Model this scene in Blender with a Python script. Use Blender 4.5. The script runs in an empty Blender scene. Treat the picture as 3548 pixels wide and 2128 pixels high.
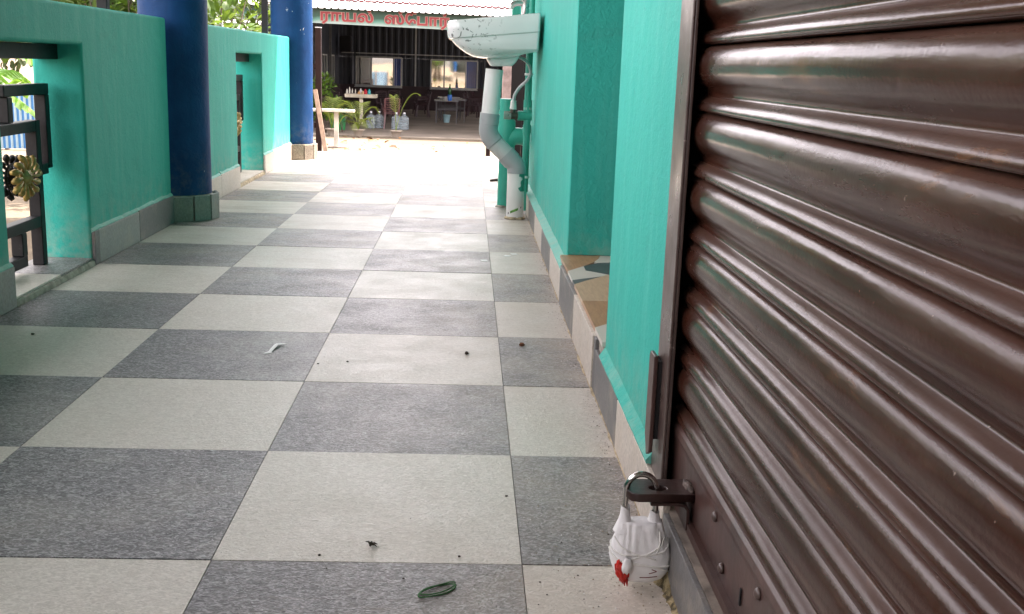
import bpy, bmesh, math, random
from mathutils import Vector, Matrix, noise
random.seed(7)
sc = bpy.context.scene
COL = sc.collection
R = math.radians
PI = math.pi

# ------------------------------------------------------------------ camera, sky, sun, exposure
PITCH, ROLL, YAW = 0.219916, 0.0352643, 0.0461928
fwd = Vector((math.sin(YAW)*math.cos(PITCH), math.cos(YAW)*math.cos(PITCH), -math.sin(PITCH)))
r0 = Vector((math.cos(YAW), -math.sin(YAW), 0)); u0 = r0.cross(fwd)
rr = math.cos(ROLL)*r0 + math.sin(ROLL)*u0
uu = -math.sin(ROLL)*r0 + math.cos(ROLL)*u0
cam = bpy.data.cameras.new('camera'); camo = bpy.data.objects.new('camera', cam); COL.objects.link(camo)
cam.sensor_width = 36; cam.lens = 3730.27/3548*36
cam.clip_start = 0.02; cam.clip_end = 600
M = Matrix((rr, uu, -fwd)).transposed().to_4x4(); M.translation = (-0.08458, -1.29204, 0.63171)
camo.matrix_world = M
sc.camera = camo
SUN = Vector((0.46, 0.314, 1.0)).normalized()          # towards the sun
wd = bpy.data.worlds.new('World'); sc.world = wd; wd.use_nodes = True
nt = wd.node_tree; bg = nt.nodes['Background']
sky = nt.nodes.new('ShaderNodeTexSky'); sky.sky_type = 'NISHITA'; sky.sun_disc = False
sky.sun_elevation = math.asin(SUN.z); sky.sun_rotation = math.atan2(SUN.x, SUN.y)
sky.dust_density = 3.0; sky.air_density = 1.0; sky.ozone_density = 1.0
hs = nt.nodes.new('ShaderNodeHueSaturation'); hs.inputs['Saturation'].default_value = .12      # hazy tropical sky
nt.links.new(sky.outputs[0], hs.inputs['Color']); nt.links.new(hs.outputs[0], bg.inputs[0]); bg.inputs[1].default_value = 0.15
sl = bpy.data.lights.new('sun', 'SUN'); sl.energy = 2.1; sl.angle = R(0.5); sl.color = (1.0, 0.93, 0.84)
so = bpy.data.objects.new('sun', sl); COL.objects.link(so)
so.rotation_euler = (-SUN).to_track_quat('-Z', 'Y').to_euler(); so.location = SUN*30
sc.view_settings.view_transform = 'Standard'; sc.view_settings.look = 'None'
sc.view_settings.exposure = 3.22; sc.view_settings.gamma = 1.0
sc.view_settings.use_white_balance = True; sc.view_settings.white_balance_temperature = 6850; sc.view_settings.white_balance_tint = 22     # the phone balanced for the teal porch
sc.cycles.max_bounces = 10; sc.cycles.diffuse_bounces = 5; sc.cycles.glossy_bounces = 4
sc.cycles.use_denoising = True

# ------------------------------------------------------------------ helpers
class MB:
    def __init__(s): s.v = []; s.f = []; s.m = []; s.cur = 0
    def add(s, vs, fs):
        n = len(s.v); s.v += [tuple(v) for v in vs]
        for f in fs: s.f.append(tuple(n+i for i in f)); s.m.append(s.cur)
        return s
    def box(s, x0, x1, y0, y1, z0, z1):
        return s.add([(x0,y0,z0),(x1,y0,z0),(x1,y1,z0),(x0,y1,z0),(x0,y0,z1),(x1,y0,z1),(x1,y1,z1),(x0,y1,z1)],
                     [(0,3,2,1),(4,5,6,7),(0,1,5,4),(1,2,6,5),(2,3,7,6),(3,0,4,7)])
    def bar(s, a, b, w, h=None, up=(0,0,1)):
        a, b = Vector(a), Vector(b); h = h or w
        d = (b-a).normalized(); up = Vector(up)
        if abs(d.dot(up)) > .98: up = Vector((0,1,0))
        x = d.cross(up).normalized(); y = x.cross(d)
        vs = []
        for p in (a, b):
            for sx, sy in ((-1,-1),(1,-1),(1,1),(-1,1)): vs.append(p + x*sx*w/2 + y*sy*h/2)
        return s.add(vs, [(0,1,2,3),(7,6,5,4),(0,4,5,1),(1,5,6,2),(2,6,7,3),(3,7,4,0)])
    def tube(s, pts, r, n=12, caps=True):
        pts = [Vector(p) for p in pts]; k = len(pts)
        rs = r if isinstance(r, (list, tuple)) else [r]*k
        vs = []; ref = None
        for i, p in enumerate(pts):
            d = (pts[min(i+1,k-1)]-pts[max(i-1,0)]).normalized()
            if ref is None:
                ref = Vector((0,0,1)) if abs(d.z) < .9 else Vector((0,1,0))
            x = (ref - d*ref.dot(d)).normalized(); ref = x; y = d.cross(x)
            for j in range(n):
                a = 2*PI*j/n; vs.append(p + (x*math.cos(a)+y*math.sin(a))*rs[i])
        fs = []
        for i in range(k-1):
            for j in range(n):
                j2 = (j+1) % n; fs.append((i*n+j, i*n+j2, (i+1)*n+j2, (i+1)*n+j))
        if caps: fs.append(tuple(range(n))[::-1]); fs.append(tuple(range((k-1)*n, k*n)))
        return s.add(vs, fs)
    def lathe(s, prof, c=(0,0,0), n=24, wob=0):
        vs = []; k = len(prof)
        for i, (r, z) in enumerate(prof):
            for j in range(n):
                a = 2*PI*j/n; q = r*(1+wob*noise.noise((math.cos(a)*2, math.sin(a)*2, z*3)))
                vs.append((c[0]+q*math.cos(a), c[1]+q*math.sin(a), c[2]+z))
        fs = []
        for i in range(k-1):
            for j in range(n):
                j2 = (j+1) % n; fs.append((i*n+j, i*n+j2, (i+1)*n+j2, (i+1)*n+j))
        fs.append(tuple(range(n))[::-1]); fs.append(tuple(range((k-1)*n, k*n)))
        return s.add(vs, fs)
    def loft(s, loops, caps=True):
        n = len(loops[0]); vs = [p for l in loops for p in l]; fs = []
        for i in range(len(loops)-1):
            for j in range(n):
                j2 = (j+1) % n; fs.append((i*n+j, i*n+j2, (i+1)*n+j2, (i+1)*n+j))
        if caps: fs.append(tuple(range(n))[::-1]); fs.append(tuple(range((len(loops)-1)*n, len(loops)*n)))
        return s.add(vs, fs)
    def prism(s, poly, axis, a, b):
        """poly of 2D points extruded along axis from a to b"""
        def P(p, t):
            return {'x': (t,p[0],p[1]), 'y': (p[0],t,p[1]), 'z': (p[0],p[1],t)}[axis]
        n = len(poly); vs = [P(p, a) for p in poly] + [P(p, b) for p in poly]
        fs = [tuple(range(n)), tuple(range(n, 2*n))[::-1]] + [(i, n+i, n+(i+1) % n, (i+1) % n) for i in range(n)]
        return s.add(vs, fs)
    def mesh(s, name, mats, smooth=False):
        me = bpy.data.meshes.new(name); me.from_pydata(s.v, [], s.f)
        for m in (mats if isinstance(mats, (list, tuple)) else [mats]): me.materials.append(m)
        me.polygons.foreach_set('material_index', s.m)
        bm = bmesh.new(); bm.from_mesh(me); bmesh.ops.recalc_face_normals(bm, faces=bm.faces); bm.to_mesh(me); bm.free()
        if smooth:
            me.polygons.foreach_set('use_smooth', [True]*len(me.polygons))
        me.update(); return me
    def build(s, name, mats, parent=None, smooth=False, bevel=0, seg=2, auto=None):
        o = bpy.data.objects.new(name, s.mesh(name, mats, smooth or auto is not None)); COL.objects.link(o)
        if auto is not None: o.data.set_sharp_from_angle(angle=R(auto))
        if parent: o.parent = parent
        if bevel:
            m = o.modifiers.new('bevel', 'BEVEL'); m.width = bevel; m.segments = seg; m.limit_method = 'ANGLE'; m.angle_limit = R(35)
        return o
def tag(o, label=None, cat=None, group=None, kind=None):
    if label: o['label'] = label
    if cat: o['category'] = cat
    if group: o['group'] = group
    if kind: o['kind'] = kind
    return o
def empty(name, loc=(0,0,0), rz=0, **k):
    o = bpy.data.objects.new(name, None); COL.objects.link(o); o.location = loc; o.rotation_euler.z = rz
    o.empty_display_size = .05
    return tag(o, **k)
def copy_tree(o, parent=None):
    c = o.copy(); COL.objects.link(c); c.parent = parent
    for ch in list(o.children): copy_tree(ch, c)
    return c
def wm(o):
    b = Matrix.LocRotScale(o.location, o.rotation_euler, o.scale)
    return b if o.parent is None else wm(o.parent) @ o.matrix_parent_inverse @ b
def attach(o, parent):
    o.parent = parent; o.matrix_parent_inverse = wm(parent).inverted(); return o
def inst(name, me, parent=None, loc=(0,0,0), rot=(0,0,0), scale=(1,1,1)):
    o = bpy.data.objects.new(name, me); COL.objects.link(o); o.location = loc; o.rotation_euler = rot; o.scale = scale
    if parent: o.parent = parent
    return o
def plate(name, outer, holes, z0, z1, mat, parent, bevel=.0008):
    """flat plate in xy with holes, through a filled 2D curve"""
    c = bpy.data.curves.new(name, 'CURVE'); c.dimensions = '2D'; c.fill_mode = 'BOTH'
    for poly in [outer]+holes:
        sp = c.splines.new('POLY'); sp.points.add(len(poly)-1); sp.use_cyclic_u = True
        for i, p in enumerate(poly): sp.points[i].co = (p[0], p[1], 0, 1)
    c.extrude = (z1-z0)/2-bevel; c.bevel_depth = bevel; c.bevel_resolution = 1; c.offset = -bevel
    t = bpy.data.objects.new('tmp', c); COL.objects.link(t)
    dg = bpy.context.evaluated_depsgraph_get(); me = bpy.data.meshes.new_from_object(t.evaluated_get(dg))
    bpy.data.objects.remove(t); me.name = name; me.materials.clear(); me.materials.append(mat)
    o = bpy.data.objects.new(name, me); COL.objects.link(o); o.location = (0,0,(z0+z1)/2)
    if parent: o.parent = parent
    return o
def spline(pts, n=8):
    pts = [Vector(p) for p in pts]; out = []
    for i in range(len(pts)-1):
        p0 = pts[max(i-1,0)]; p1 = pts[i]; p2 = pts[i+1]; p3 = pts[min(i+2, len(pts)-1)]
        for k in range(n):
            t = k/n
            out.append(.5*((2*p1)+(p2-p0)*t+(2*p0-5*p1+4*p2-p3)*t*t+(3*p1-p0-3*p2+p3)*t**3))
    out.append(pts[-1]); return out

# ------------------------------------------------------------------ materials
class NT:
    def __init__(s, name):
        s.mat = bpy.data.materials.new(name); s.mat.use_nodes = True; s.t = s.mat.node_tree; s.n = s.t.nodes
        s.b = s.n['Principled BSDF']
    def new(s, t, **k):
        n = s.n.new(t)
        for a, b in k.items(): setattr(n, a, b)
        return n
    def link(s, a, b): s.t.links.new(a, b)
    def pos(s, scale=(1,1,1), obj=False):
        mp = s.new('ShaderNodeMapping'); mp.inputs['Scale'].default_value = scale
        if obj: s.link(s.new('ShaderNodeTexCoord').outputs['Object'], mp.inputs[0])
        else: s.link(s.new('ShaderNodeNewGeometry').outputs['Position'], mp.inputs[0])
        return mp.outputs[0]
    def noise(s, scale, detail=3, rough=.5, dist=0, vec=None):
        n = s.new('ShaderNodeTexNoise'); n.inputs['Scale'].default_value = scale; n.inputs['Detail'].default_value = detail
        n.inputs['Roughness'].default_value = rough; n.inputs['Distortion'].default_value = dist
        s.link(vec if vec is not None else s.pos(), n.inputs['Vector']); return n.outputs['Fac']
    def ramp(s, fac, *stops):
        r = s.new('ShaderNodeValToRGB'); e = r.color_ramp.elements
        while len(e) > 1: e.remove(e[-1])
        for i, (p, c) in enumerate(stops):
            q = e[0] if i == 0 else e.new(p)
            q.position = p; q.color = (c, c, c, 1) if isinstance(c, (int, float)) else (*c, 1)
        s.link(fac, r.inputs[0]); return r.outputs[0]
    def mix(s, fac, a, b, mode='MIX'):
        m = s.new('ShaderNodeMix', data_type='RGBA', blend_type=mode)
        for i, v in ((0, fac), (6, a), (7, b)):
            if isinstance(v, (int, float)): m.inputs[i].default_value = v if i == 0 else (v, v, v, 1)
            elif isinstance(v, tuple): m.inputs[i].default_value = (*v, 1)
            else: s.link(v, m.inputs[i])
        return m.outputs[2]
    def math(s, op, a, b=0, clamp=False):
        m = s.new('ShaderNodeMath', operation=op, use_clamp=clamp)
        for i, v in ((0, a), (1, b)):
            if isinstance(v, (int, float)): m.inputs[i].default_value = v
            else: s.link(v, m.inputs[i])
        return m.outputs[0]
    def bump(s, h, strength=.3, dist=.002):
        b = s.new('ShaderNodeBump'); b.inputs['Strength'].default_value = strength; b.inputs['Distance'].default_value = dist
        s.link(h, b.inputs['Height'])
        prev = s.b.inputs['Normal'].links
        if prev: s.link(prev[0].from_socket, b.inputs['Normal'])
        s.link(b.outputs[0], s.b.inputs['Normal'])
    def set(s, **k):
        for a, v in k.items():
            i = s.b.inputs[{'color': 'Base Color', 'rough': 'Roughness', 'metal': 'Metallic', 'spec': 'Specular IOR Level', 'coat': 'Coat Weight', 'coatr': 'Coat Roughness', 'trans': 'Transmission Weight', 'ior': 'IOR', 'sss': 'Subsurface Weight', 'sheen': 'Sheen Weight'}[a]]
            if isinstance(v, (int, float)): i.default_value = v
            elif isinstance(v, tuple): i.default_value = (*v, 1)
            else: s.link(v, i)
        return s.mat
def simple(name, col, rough=.6, metal=0, var=.15, scale=6, spec=.5, bump=0, bscale=60):
    n = NT(name); f = n.noise(scale, 4)
    c2 = tuple(c*(1-var) for c in col); c3 = tuple(min(1, c*(1+var)) for c in col)
    n.set(color=n.ramp(f, (.3, c2), (.7, c3)), rough=rough, metal=metal, spec=spec)
    if bump: n.bump(n.noise(bscale, 4), bump, .004)
    return n.mat
def grime(n, base, col, scale, lo, hi, amt=1.0, vec=None, dist=0):
    f = n.ramp(n.noise(scale, 5, .6, dist, vec), (lo, 0.0), (hi, amt)); return n.mix(f, base, col)

def teal_mat(name, col, bscale=120, bstr=.35):
    n = NT(name)
    big = n.noise(1.6, 4, .55, 0, n.pos((1,1,.35)))
    c = n.ramp(big, (.3, tuple(x*.86 for x in col)), (.7, tuple(min(1, x*1.12) for x in col)))
    streak = n.noise(9, 4, .6, 0, n.pos((3,3,.25)))
    c = n.mix(n.ramp(streak, (.5, 0.0), (.85, .35)), c, tuple(min(1, x*1.1+.12) for x in col))
    c = n.mix(n.ramp(n.noise(60, 4, .65, 0, n.pos((1,1,.5))), (.62, 0.0), (.78, .35)), c, tuple(x*.6 for x in col))
    sp = n.ramp(n.noise(150, 2, .5), (.66, 0.0), (.7, .4)); c = n.mix(sp, c, tuple(x*.55 for x in col))
    sz = n.new('ShaderNodeSeparateXYZ'); n.link(n.pos(), sz.inputs[0])
    low = n.math('MULTIPLY', n.math('SUBTRACT', .22, sz.outputs[2]), 5, True)
    c = n.mix(n.math('MULTIPLY', low, n.ramp(n.noise(20, 5, .7), (.4, 0.0), (.7, .6))), c, (.42,.40,.32))
    c = n.mix(n.ramp(n.noise(4.5, 6, .7, .8), (.60, 0.0), (.68, .22)), c, tuple(x*.62+.03 for x in col))
    n.set(color=c, rough=.65, spec=.22)
    n.bump(n.noise(14, 5, .5, .3), .3, .012)
    n.bump(n.noise(bscale, 5, .6, .6), bstr, .004)
    return n.mat
TEAL = (.013, .41, .335)
M_teal = teal_mat('teal_paint', TEAL)
M_tealr = teal_mat('teal_rough_paint', TEAL, 55, .8)
M_teal_dust = teal_mat('teal_dusty_paint', (.16, .50, .42))
def pipe_green():
    n = NT('teal_pipe_paint'); c = n.ramp(n.noise(14, 4), (.3, (.012,.30,.22)), (.75, (.03,.40,.30)))
    n.set(color=c, rough=.38); n.bump(n.noise(60, 3), .08, .002); return n.mat
M_pipegreen = pipe_green()

def tile_mat(name, base, lo, hi, fl):
    n = NT(name)
    rnd = n.new('ShaderNodeObjectInfo').outputs['Random']
    c = n.ramp(n.noise(170, 2, .55, 1.6, n.pos((.6,1.0,1))), (.36, lo), (.5, base), (.64, hi))
    c = n.mix(n.ramp(rnd, (0, 0.0), (1, .22)), c, tuple(x*fl for x in base))
    # broad scuffs and film of sand towards the wall side
    c = grime(n, c, (.60,.55,.47), 3.2, .48, .78, .30)
    sx = n.new('ShaderNodeSeparateXYZ'); n.link(n.pos(), sx.inputs[0])
    edge = n.math('MULTIPLY', n.math('ADD', sx.outputs[0], .42), 1.5, True)
    sand = n.math('MULTIPLY', edge, n.ramp(n.noise(5, 5, .65), (.35, .12), (.7, .85)), True)
    c = n.mix(n.math('MULTIPLY', sand, .72), c, (.50,.40,.31))
    far = n.math('MULTIPLY', n.math('SUBTRACT', sx.outputs[1], 1.2), .3, True)
    dirt = n.math('MULTIPLY', far, n.ramp(n.noise(6, 6, .7, 0, n.pos((1,2.5,1))), (.40, .05), (.70, .62)))
    c = n.mix(dirt, c, (.52,.44,.34))
    smear = n.math('MULTIPLY', far, n.ramp(n.noise(3.2, 6, .75, .9, n.pos((1,3.2,1))), (.46, 0.0), (.62, .62))); c = n.mix(smear, c, (.34,.27,.20))
    spk = n.ramp(n.noise(95, 2, .5), (.76, 0.0), (.775, .5)); c = n.mix(spk, c, (.14,.11,.08))
    stain = n.ramp(n.noise(11, 6, .75, 1.5, n.pos((1,2.2,1))), (.62, 0.0), (.70, .30)); c = n.mix(stain, c, (.22,.17,.12))
    rg = n.math('ADD', n.ramp(n.noise(9, 5, .6), (.3, .32), (.7, .50)), n.math('MULTIPLY', far, .15), True)
    n.set(color=c, rough=rg, spec=.39)
    n.bump(n.noise(150, 2, .6, 2.2, n.pos((.55,1.0,1))), .75, .0025)
    return n.mat
M_tile_l = tile_mat('pale_tile', (.575,.53,.47), (.48,.44,.385), (.68,.635,.57), .92)
M_tile_d = tile_mat('grey_tile', (.135,.134,.138), (.050,.050,.053), (.345,.34,.345), .85)
def skirt(name, base):
    n = NT(name); c = n.ramp(n.noise(160, 3, .6, 1, n.pos((1,1,.6))), (.35, tuple(x*.8 for x in base)), (.65, tuple(min(1, x*1.15) for x in base)))
    c = grime(n, c, (.46,.38,.28), 12, .5, .8, .5); n.set(color=c, rough=.45); n.bump(n.noise(150, 3, .6, 1), .3, .002); return n.mat
M_skirt_l = skirt('pale_skirting_tile', (.56,.50,.43)); M_skirt_d = skirt('grey_skirting_tile', (.135,.132,.13))
M_skirt_m = skirt('mid_grey_skirting_tile', (.27,.27,.25))
M_grout = simple('grout', (.33,.30,.25), .9, var=.35, scale=40, bump=.5)
M_mortar = simple('yellow_mortar', (.42,.34,.22), .9, var=.45, scale=45, bump=.8, bscale=120)
n_ = NT('mouldy_mortar'); c_ = n_.ramp(n_.noise(60, 5, .7, .5), (.38, (.09,.075,.05)), (.5, (.34,.27,.15)), (.66, (.50,.42,.27))); n_.set(color=c_, rough=.95, spec=.1); n_.bump(n_.noise(140, 4, .7), .8, .003); M_mortar2 = n_.mat
def shutter_mat():
    n = NT('brown_shutter_paint'); v = n.pos((1,.12,1))
    c = n.ramp(n.noise(30, 5, .6, 0, v), (.3, (.023,.0066,.0038)), (.75, (.047,.0150,.0088)))
    c = n.mix(n.ramp(n.noise(5, 5, .65), (.45, 0.0), (.78, .2)), c, (.12,.06,.038))         # dust film
    rust = n.ramp(n.noise(7, 5, .65, .4, n.pos((1,.5,2.2))), (.61, 0.0), (.74, .55)); c = n.mix(rust, c, (.24,.11,.045))
    dk = n.ramp(n.noise(22, 3, .6), (.62, 0.0), (.76, .5)); c = n.mix(dk, c, (.028,.016,.013))
    sp = n.ramp(n.noise(130, 2), (.75, 0.0), (.77, .45)); c = n.mix(sp, c, (.30,.24,.20))
    scf = n.ramp(n.noise(55, 5, .75, .2, n.pos((1,.06,1))), (.60, 0.0), (.70, .30)); c = n.mix(scf, c, (.10,.06,.045))
    smd = n.ramp(n.noise(9, 5, .7, .5, n.pos((1,.8,1.6))), (.58, 0.0), (.68, .35)); c = n.mix(smd, c, (.08,.042,.028))
    rg = n.ramp(n.noise(14, 6, .7, .3, n.pos((1,.22,1))), (.3, .13), (.55, .23), (.75, .38))
    gn = n.new('ShaderNodeSeparateXYZ'); n.link(n.new('ShaderNodeNewGeometry').outputs['Normal'], gn.inputs[0])
    up = n.math('MULTIPLY', n.math('SUBTRACT', gn.outputs[2], .45), 2.2, True)           # dust lying on faces that look up
    up = n.math('MULTIPLY', up, n.ramp(n.noise(16, 5, .7, 0, n.pos((1,.3,1))), (.3, .35), (.7, .95)))
    c = n.mix(n.math('MULTIPLY', up, .35), c, (.145,.085,.06))
    rg = n.math('ADD', rg, n.math('MULTIPLY', up, .22))
    n.set(color=c, rough=rg, spec=.33)
    n.bump(n.noise(7, 3, .5, 0, n.pos((1,.5,1))), .25, .012); n.bump(n.noise(40, 4, .6, 0, n.pos((1,.25,1))), .14, .004); n.bump(n.noise(170, 3), .08, .002); return n.mat
M_shutter = shutter_mat()
def guide_mat():
    n = NT('brown_guide_paint')
    c = n.ramp(n.noise(24, 5, .65), (.3, (.055,.034,.030)), (.75, (.11,.075,.063)))
    c = n.mix(n.ramp(n.noise(60, 4, .7), (.64, 0.0), (.7, .7)), c, (.28,.22,.19))
    n.set(color=c, rough=n.ramp(n.noise(15, 4), (.3, .25), (.7, .42)), spec=.55); n.bump(n.noise(28, 4), .15, .004); return n.mat
M_guide = guide_mat()
M_hasp = simple('dark_brown_hasp_paint', (.036,.018,.015), .36, var=.35, scale=40, bump=.15, bscale=90)
M_hasp2 = simple('brown_rail_paint', (.060,.030,.025), .38, var=.4, scale=18, bump=.15, bscale=60)
M_weld = simple('rough_weld', (.075,.05,.04), .6, var=.6, scale=120, bump=.8, bscale=200)
M_dustsill = simple('dusty_brown_sill', (.20,.165,.135), .85, var=.5, scale=35, bump=.4)
M_black = simple('black_gap', (.008,.007,.007), .8, var=.1)
def iron():
    n = NT('black_grille_paint'); c = n.ramp(n.noise(40, 4), (.35, (.004,.004,.005)), (.75, (.011,.011,.012)))
    c = grime(n, c, (.16,.14,.12), 30, .66, .8, .35)
    n.set(color=c, rough=.45, spec=.3); n.bump(n.noise(120, 3), .15, .002); return n.mat
M_iron = iron()
M_gold = simple('aged_gold_paint', (.30,.21,.055), .5, metal=.3, var=.4, scale=50, bump=.3)
def blue():
    n = NT('blue_column_paint'); c = n.ramp(n.noise(5, 4, .6), (.3, (.0025,.036,.125)), (.72, (.0045,.066,.20)))
    ch = n.ramp(n.noise(26, 3, .5, .3, n.pos((1,1,.6))), (.735, 0.0), (.75, 1.0)); c = n.mix(ch, c, (.62,.64,.68))
    c = n.mix(n.ramp(n.noise(40, 5, .7, 0, n.pos((1,1,.12))), (.45, 0.0), (.75, .4)), c, (.004,.03,.10)); sz = n.new('ShaderNodeSeparateXYZ'); n.link(n.pos(), sz.inputs[0])
    low = n.math('MULTIPLY', n.math('SUBTRACT', .30, sz.outputs[2]), 4, True); c = n.mix(n.math('MULTIPLY', low, n.ramp(n.noise(24, 5, .7), (.45, 0.0), (.7, .45))), c, (.20,.18,.15))
    n.set(color=c, rough=.6, spec=.2); n.bump(n.noise(22, 5, .6, .4), .35, .01); n.bump(n.noise(90, 4), .12, .003); return n.mat
M_blue = blue()
def stone():
    n = NT('speckled_column_tile'); c = n.ramp(n.noise(190, 4, .7), (.38, (.09,.075,.06)), (.62, (.30,.26,.21)))
    n.set(color=c, rough=.5); return n.mat
M_stone = stone()
def pvc(name, col, dirt):
    n = NT(name); c = n.ramp(n.noise(9, 4), (.3, tuple(x*.93 for x in col)), (.7, col))
    c = grime(n, c, (.22,.20,.17), 16, .56, .72, dirt, n.pos((1,1,.7)), .6); n.set(color=c, rough=.36); return n.mat
M_pvc = pvc('white_pvc', (.74,.73,.70), .55); M_pvcg = pvc('grey_pvc', (.36,.37,.375), .25)
def pvc_painted():
    n = NT('white_pvc_with_teal_overspray')
    c = n.ramp(n.noise(9, 4), (.3, (.68,.67,.64)), (.7, (.75,.74,.71)))
    c = grime(n, c, (.26,.24,.20), 16, .58, .74, .5, n.pos((1,1,.7)), .6)
    sx = n.new('ShaderNodeSeparateXYZ'); n.link(n.pos(obj=True), sx.inputs[0])
    a = n.math('ADD', sx.outputs[0], n.math('MULTIPLY', n.math('SUBTRACT', n.noise(26, 2, .4, .3, n.pos(obj=True)), .5), .060))
    m = n.ramp(n.math('MULTIPLY', n.math('SUBTRACT', a, .016), 160), (.3, 0.0), (.7, 1.0))
    hz = n.math('GREATER_THAN', sx.outputs[2], .118)
    c = n.mix(n.math('MULTIPLY', m, hz), c, (.012,.24,.175)); n.set(color=c, rough=.36); return n.mat
M_pvcp = pvc_painted()
def ceramic():
    n = NT('white_glazed_ceramic'); c = n.ramp(n.noise(5, 4), (.3, (.72,.70,.69)), (.7, (.80,.785,.775)))
    sm = n.ramp(n.noise(34, 4, .65, 1.0, n.pos((1,1,.8))), (.575, 0.0), (.60, .85))
    sx = n.new('ShaderNodeSeparateXYZ'); n.link(n.pos(), sx.inputs[0])
    msk = n.math('MULTIPLY', n.math('SUBTRACT', .06, sx.outputs[0]), 8, True)
    c = n.mix(n.math('MULTIPLY', sm, msk), c, (.13,.135,.13))
    n.set(color=c, rough=.16, coat=.4, coatr=.08); return n.mat
M_ceramic = ceramic()
def metal(name, col, rough): 
    n = NT(name); n.set(color=n.ramp(n.noise(30, 4), (.3, tuple(x*.8 for x in col)), (.7, col)), rough=n.ramp(n.noise(60, 4), (.3, rough*.7), (.7, rough*1.5)), metal=1.0); return n.mat
M_steel = metal('polished_steel', (.62,.60,.57), .16); M_chrome = metal('worn_chrome', (.55,.53,.50), .3)
M_brass = metal('tarnished_valve_metal', (.14,.12,.10), .45)
def cloth():
    n = NT('white_cotton_cloth'); c = n.ramp(n.noise(50, 4), (.3, (.76,.75,.74)), (.7, (.86,.85,.84)))
    n.set(color=c, rough=.9, spec=.2, sheen=.2); n.bump(n.noise(240, 4, .7), .35, .0015); n.bump(n.noise(60, 3, .6, 1.0, n.pos((1,1,.3))), .25, .004); return n.mat
M_cloth = cloth(); M_thread = simple('white_thread', (.70,.69,.65), .9, var=.1)
M_wax = simple('red_sealing_wax', (.62,.014,.006), .32, var=.4, scale=60, bump=.4, bscale=150)
M_ink = simple('dark_red_ink', (.16,.012,.02), .8, var=.1)
M_white = simple('white_paint', (.74,.73,.70), .5, var=.08)

# ------------------------------------------------------------------ ground
def gz(y, x=0): 
    return -.48-.03*max(-4, min(y, 28.3))
def sand():
    n = NT('pale_sand'); c = n.ramp(n.noise(.6, 6, .6), (.3, (.125,.098,.066)), (.7, (.155,.126,.089)))
    c = n.mix(n.ramp(n.noise(9, 5, .7), (.55, 0.0), (.8, .5)), c, (.09,.066,.04))
    n.set(color=c, rough=.95, spec=.2); n.bump(n.noise(6, 6, .65), .5, .03); return n.mat
M_sand = sand()
m = MB(); xs = [-300,-120,-60,-30,-16,-8,-4,-1.5,.5,3,8,20,60,120,300]; ys = [-300,-100,-30,-10,-4,0,3,6,10,15,20,24,28.3,40,70,140,320]
vs = [(x, y, gz(y)) for y in ys for x in xs]; nx = len(xs)
m.add(vs, [(j*nx+i, j*nx+i+1, (j+1)*nx+i+1, (j+1)*nx+i) for j in range(len(ys)-1) for i in range(nx-1)])
tag(m.build('ground', M_sand), 'pale sunlit sand around the buildings', None, None, 'structure')

# ------------------------------------------------------------------ porch floor with single tiles
pf = MB().box(-1.42, .189, -6, 6.25, -1.1, -.0105).build('porch_floor', M_grout)
tag(pf, 'raised porch floor of grey and pale tiles laid as a chequerboard', kind='structure')
g = .0006
def tile_mesh(w, d, mat):
    return MB().box(g, w-g, g, d-g, -.010, 0).mesh('tile', mat)
T = {(w, c): tile_mesh(w, .4, mm) for w in (.4, .179) for c, mm in ((0, M_tile_l), (1, M_tile_d))}
for row in range(-7, 16):
    y = row*.4
    if y > 6.0: continue
    for col in (-3, -2, -1, 0):
        dark = (row+col) % 2 == 0
        t = inst('tile', T[(.179 if col == 0 else .4, 1 if dark else 0)], pf, (col*.4, y, random.uniform(-.0006, .0004)))
        t.rotation_euler = (random.uniform(-.0012, .0012), random.uniform(-.0012, .0012), 0)
for m_ in T.values(): m_.update()
# front step down to the sand
tag(MB().box(-1.3, .15, 6.26, 6.6, -1.1, -.33).build('porch_step', M_grout, bevel=.01), 'low cement step below the end of the porch floor', kind='structure')

# ------------------------------------------------------------------ shop building on the right
shop = empty('shop_building', (.19, 2, 0), label='teal plastered shop wall with doorway recess along the right of the porch', cat='building')
def sh(mb, name, mat, parent=shop, **k):
    return attach(mb.build(name, mat, None, **k), parent)
W0 = .19
sh(MB().box(W0, .45, .135, .705, -1.1, 2.6), 'wall', M_teal, bevel=.004)
sh(MB().box(.203, .45, 1.70, 4.2, -1.1, 2.6), 'wall', M_teal, bevel=.006)
sh(MB().box(W0+.001, .45, .7055, 1.6995, 2.05, 2.6), 'lintel', M_teal)
sh(MB().box(W0+.0012, .45, -2.60, .1345, 2.32, 2.6), 'lintel', M_teal)
sh(MB().box(W0, .45, -6, -2.61, -1.1, 2.6), 'wall', M_teal)
sh(MB().box(.4505, 5, -6, 4.2, -1.1, 2.6), 'building_mass', M_teal)
# rough painted reveal skin on the far side of the recess
sh(MB().box(.2045, .449, 1.693, 1.6995, .1195, 2.05), 'door_reveal', M_tealr)
# door at the back of the recess
sh(MB().box(.41, .449, .706, 1.692, .1200, 2.049), 'door', simple('brown_door_paint', (.10,.05,.03), .4), bevel=.003)
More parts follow.
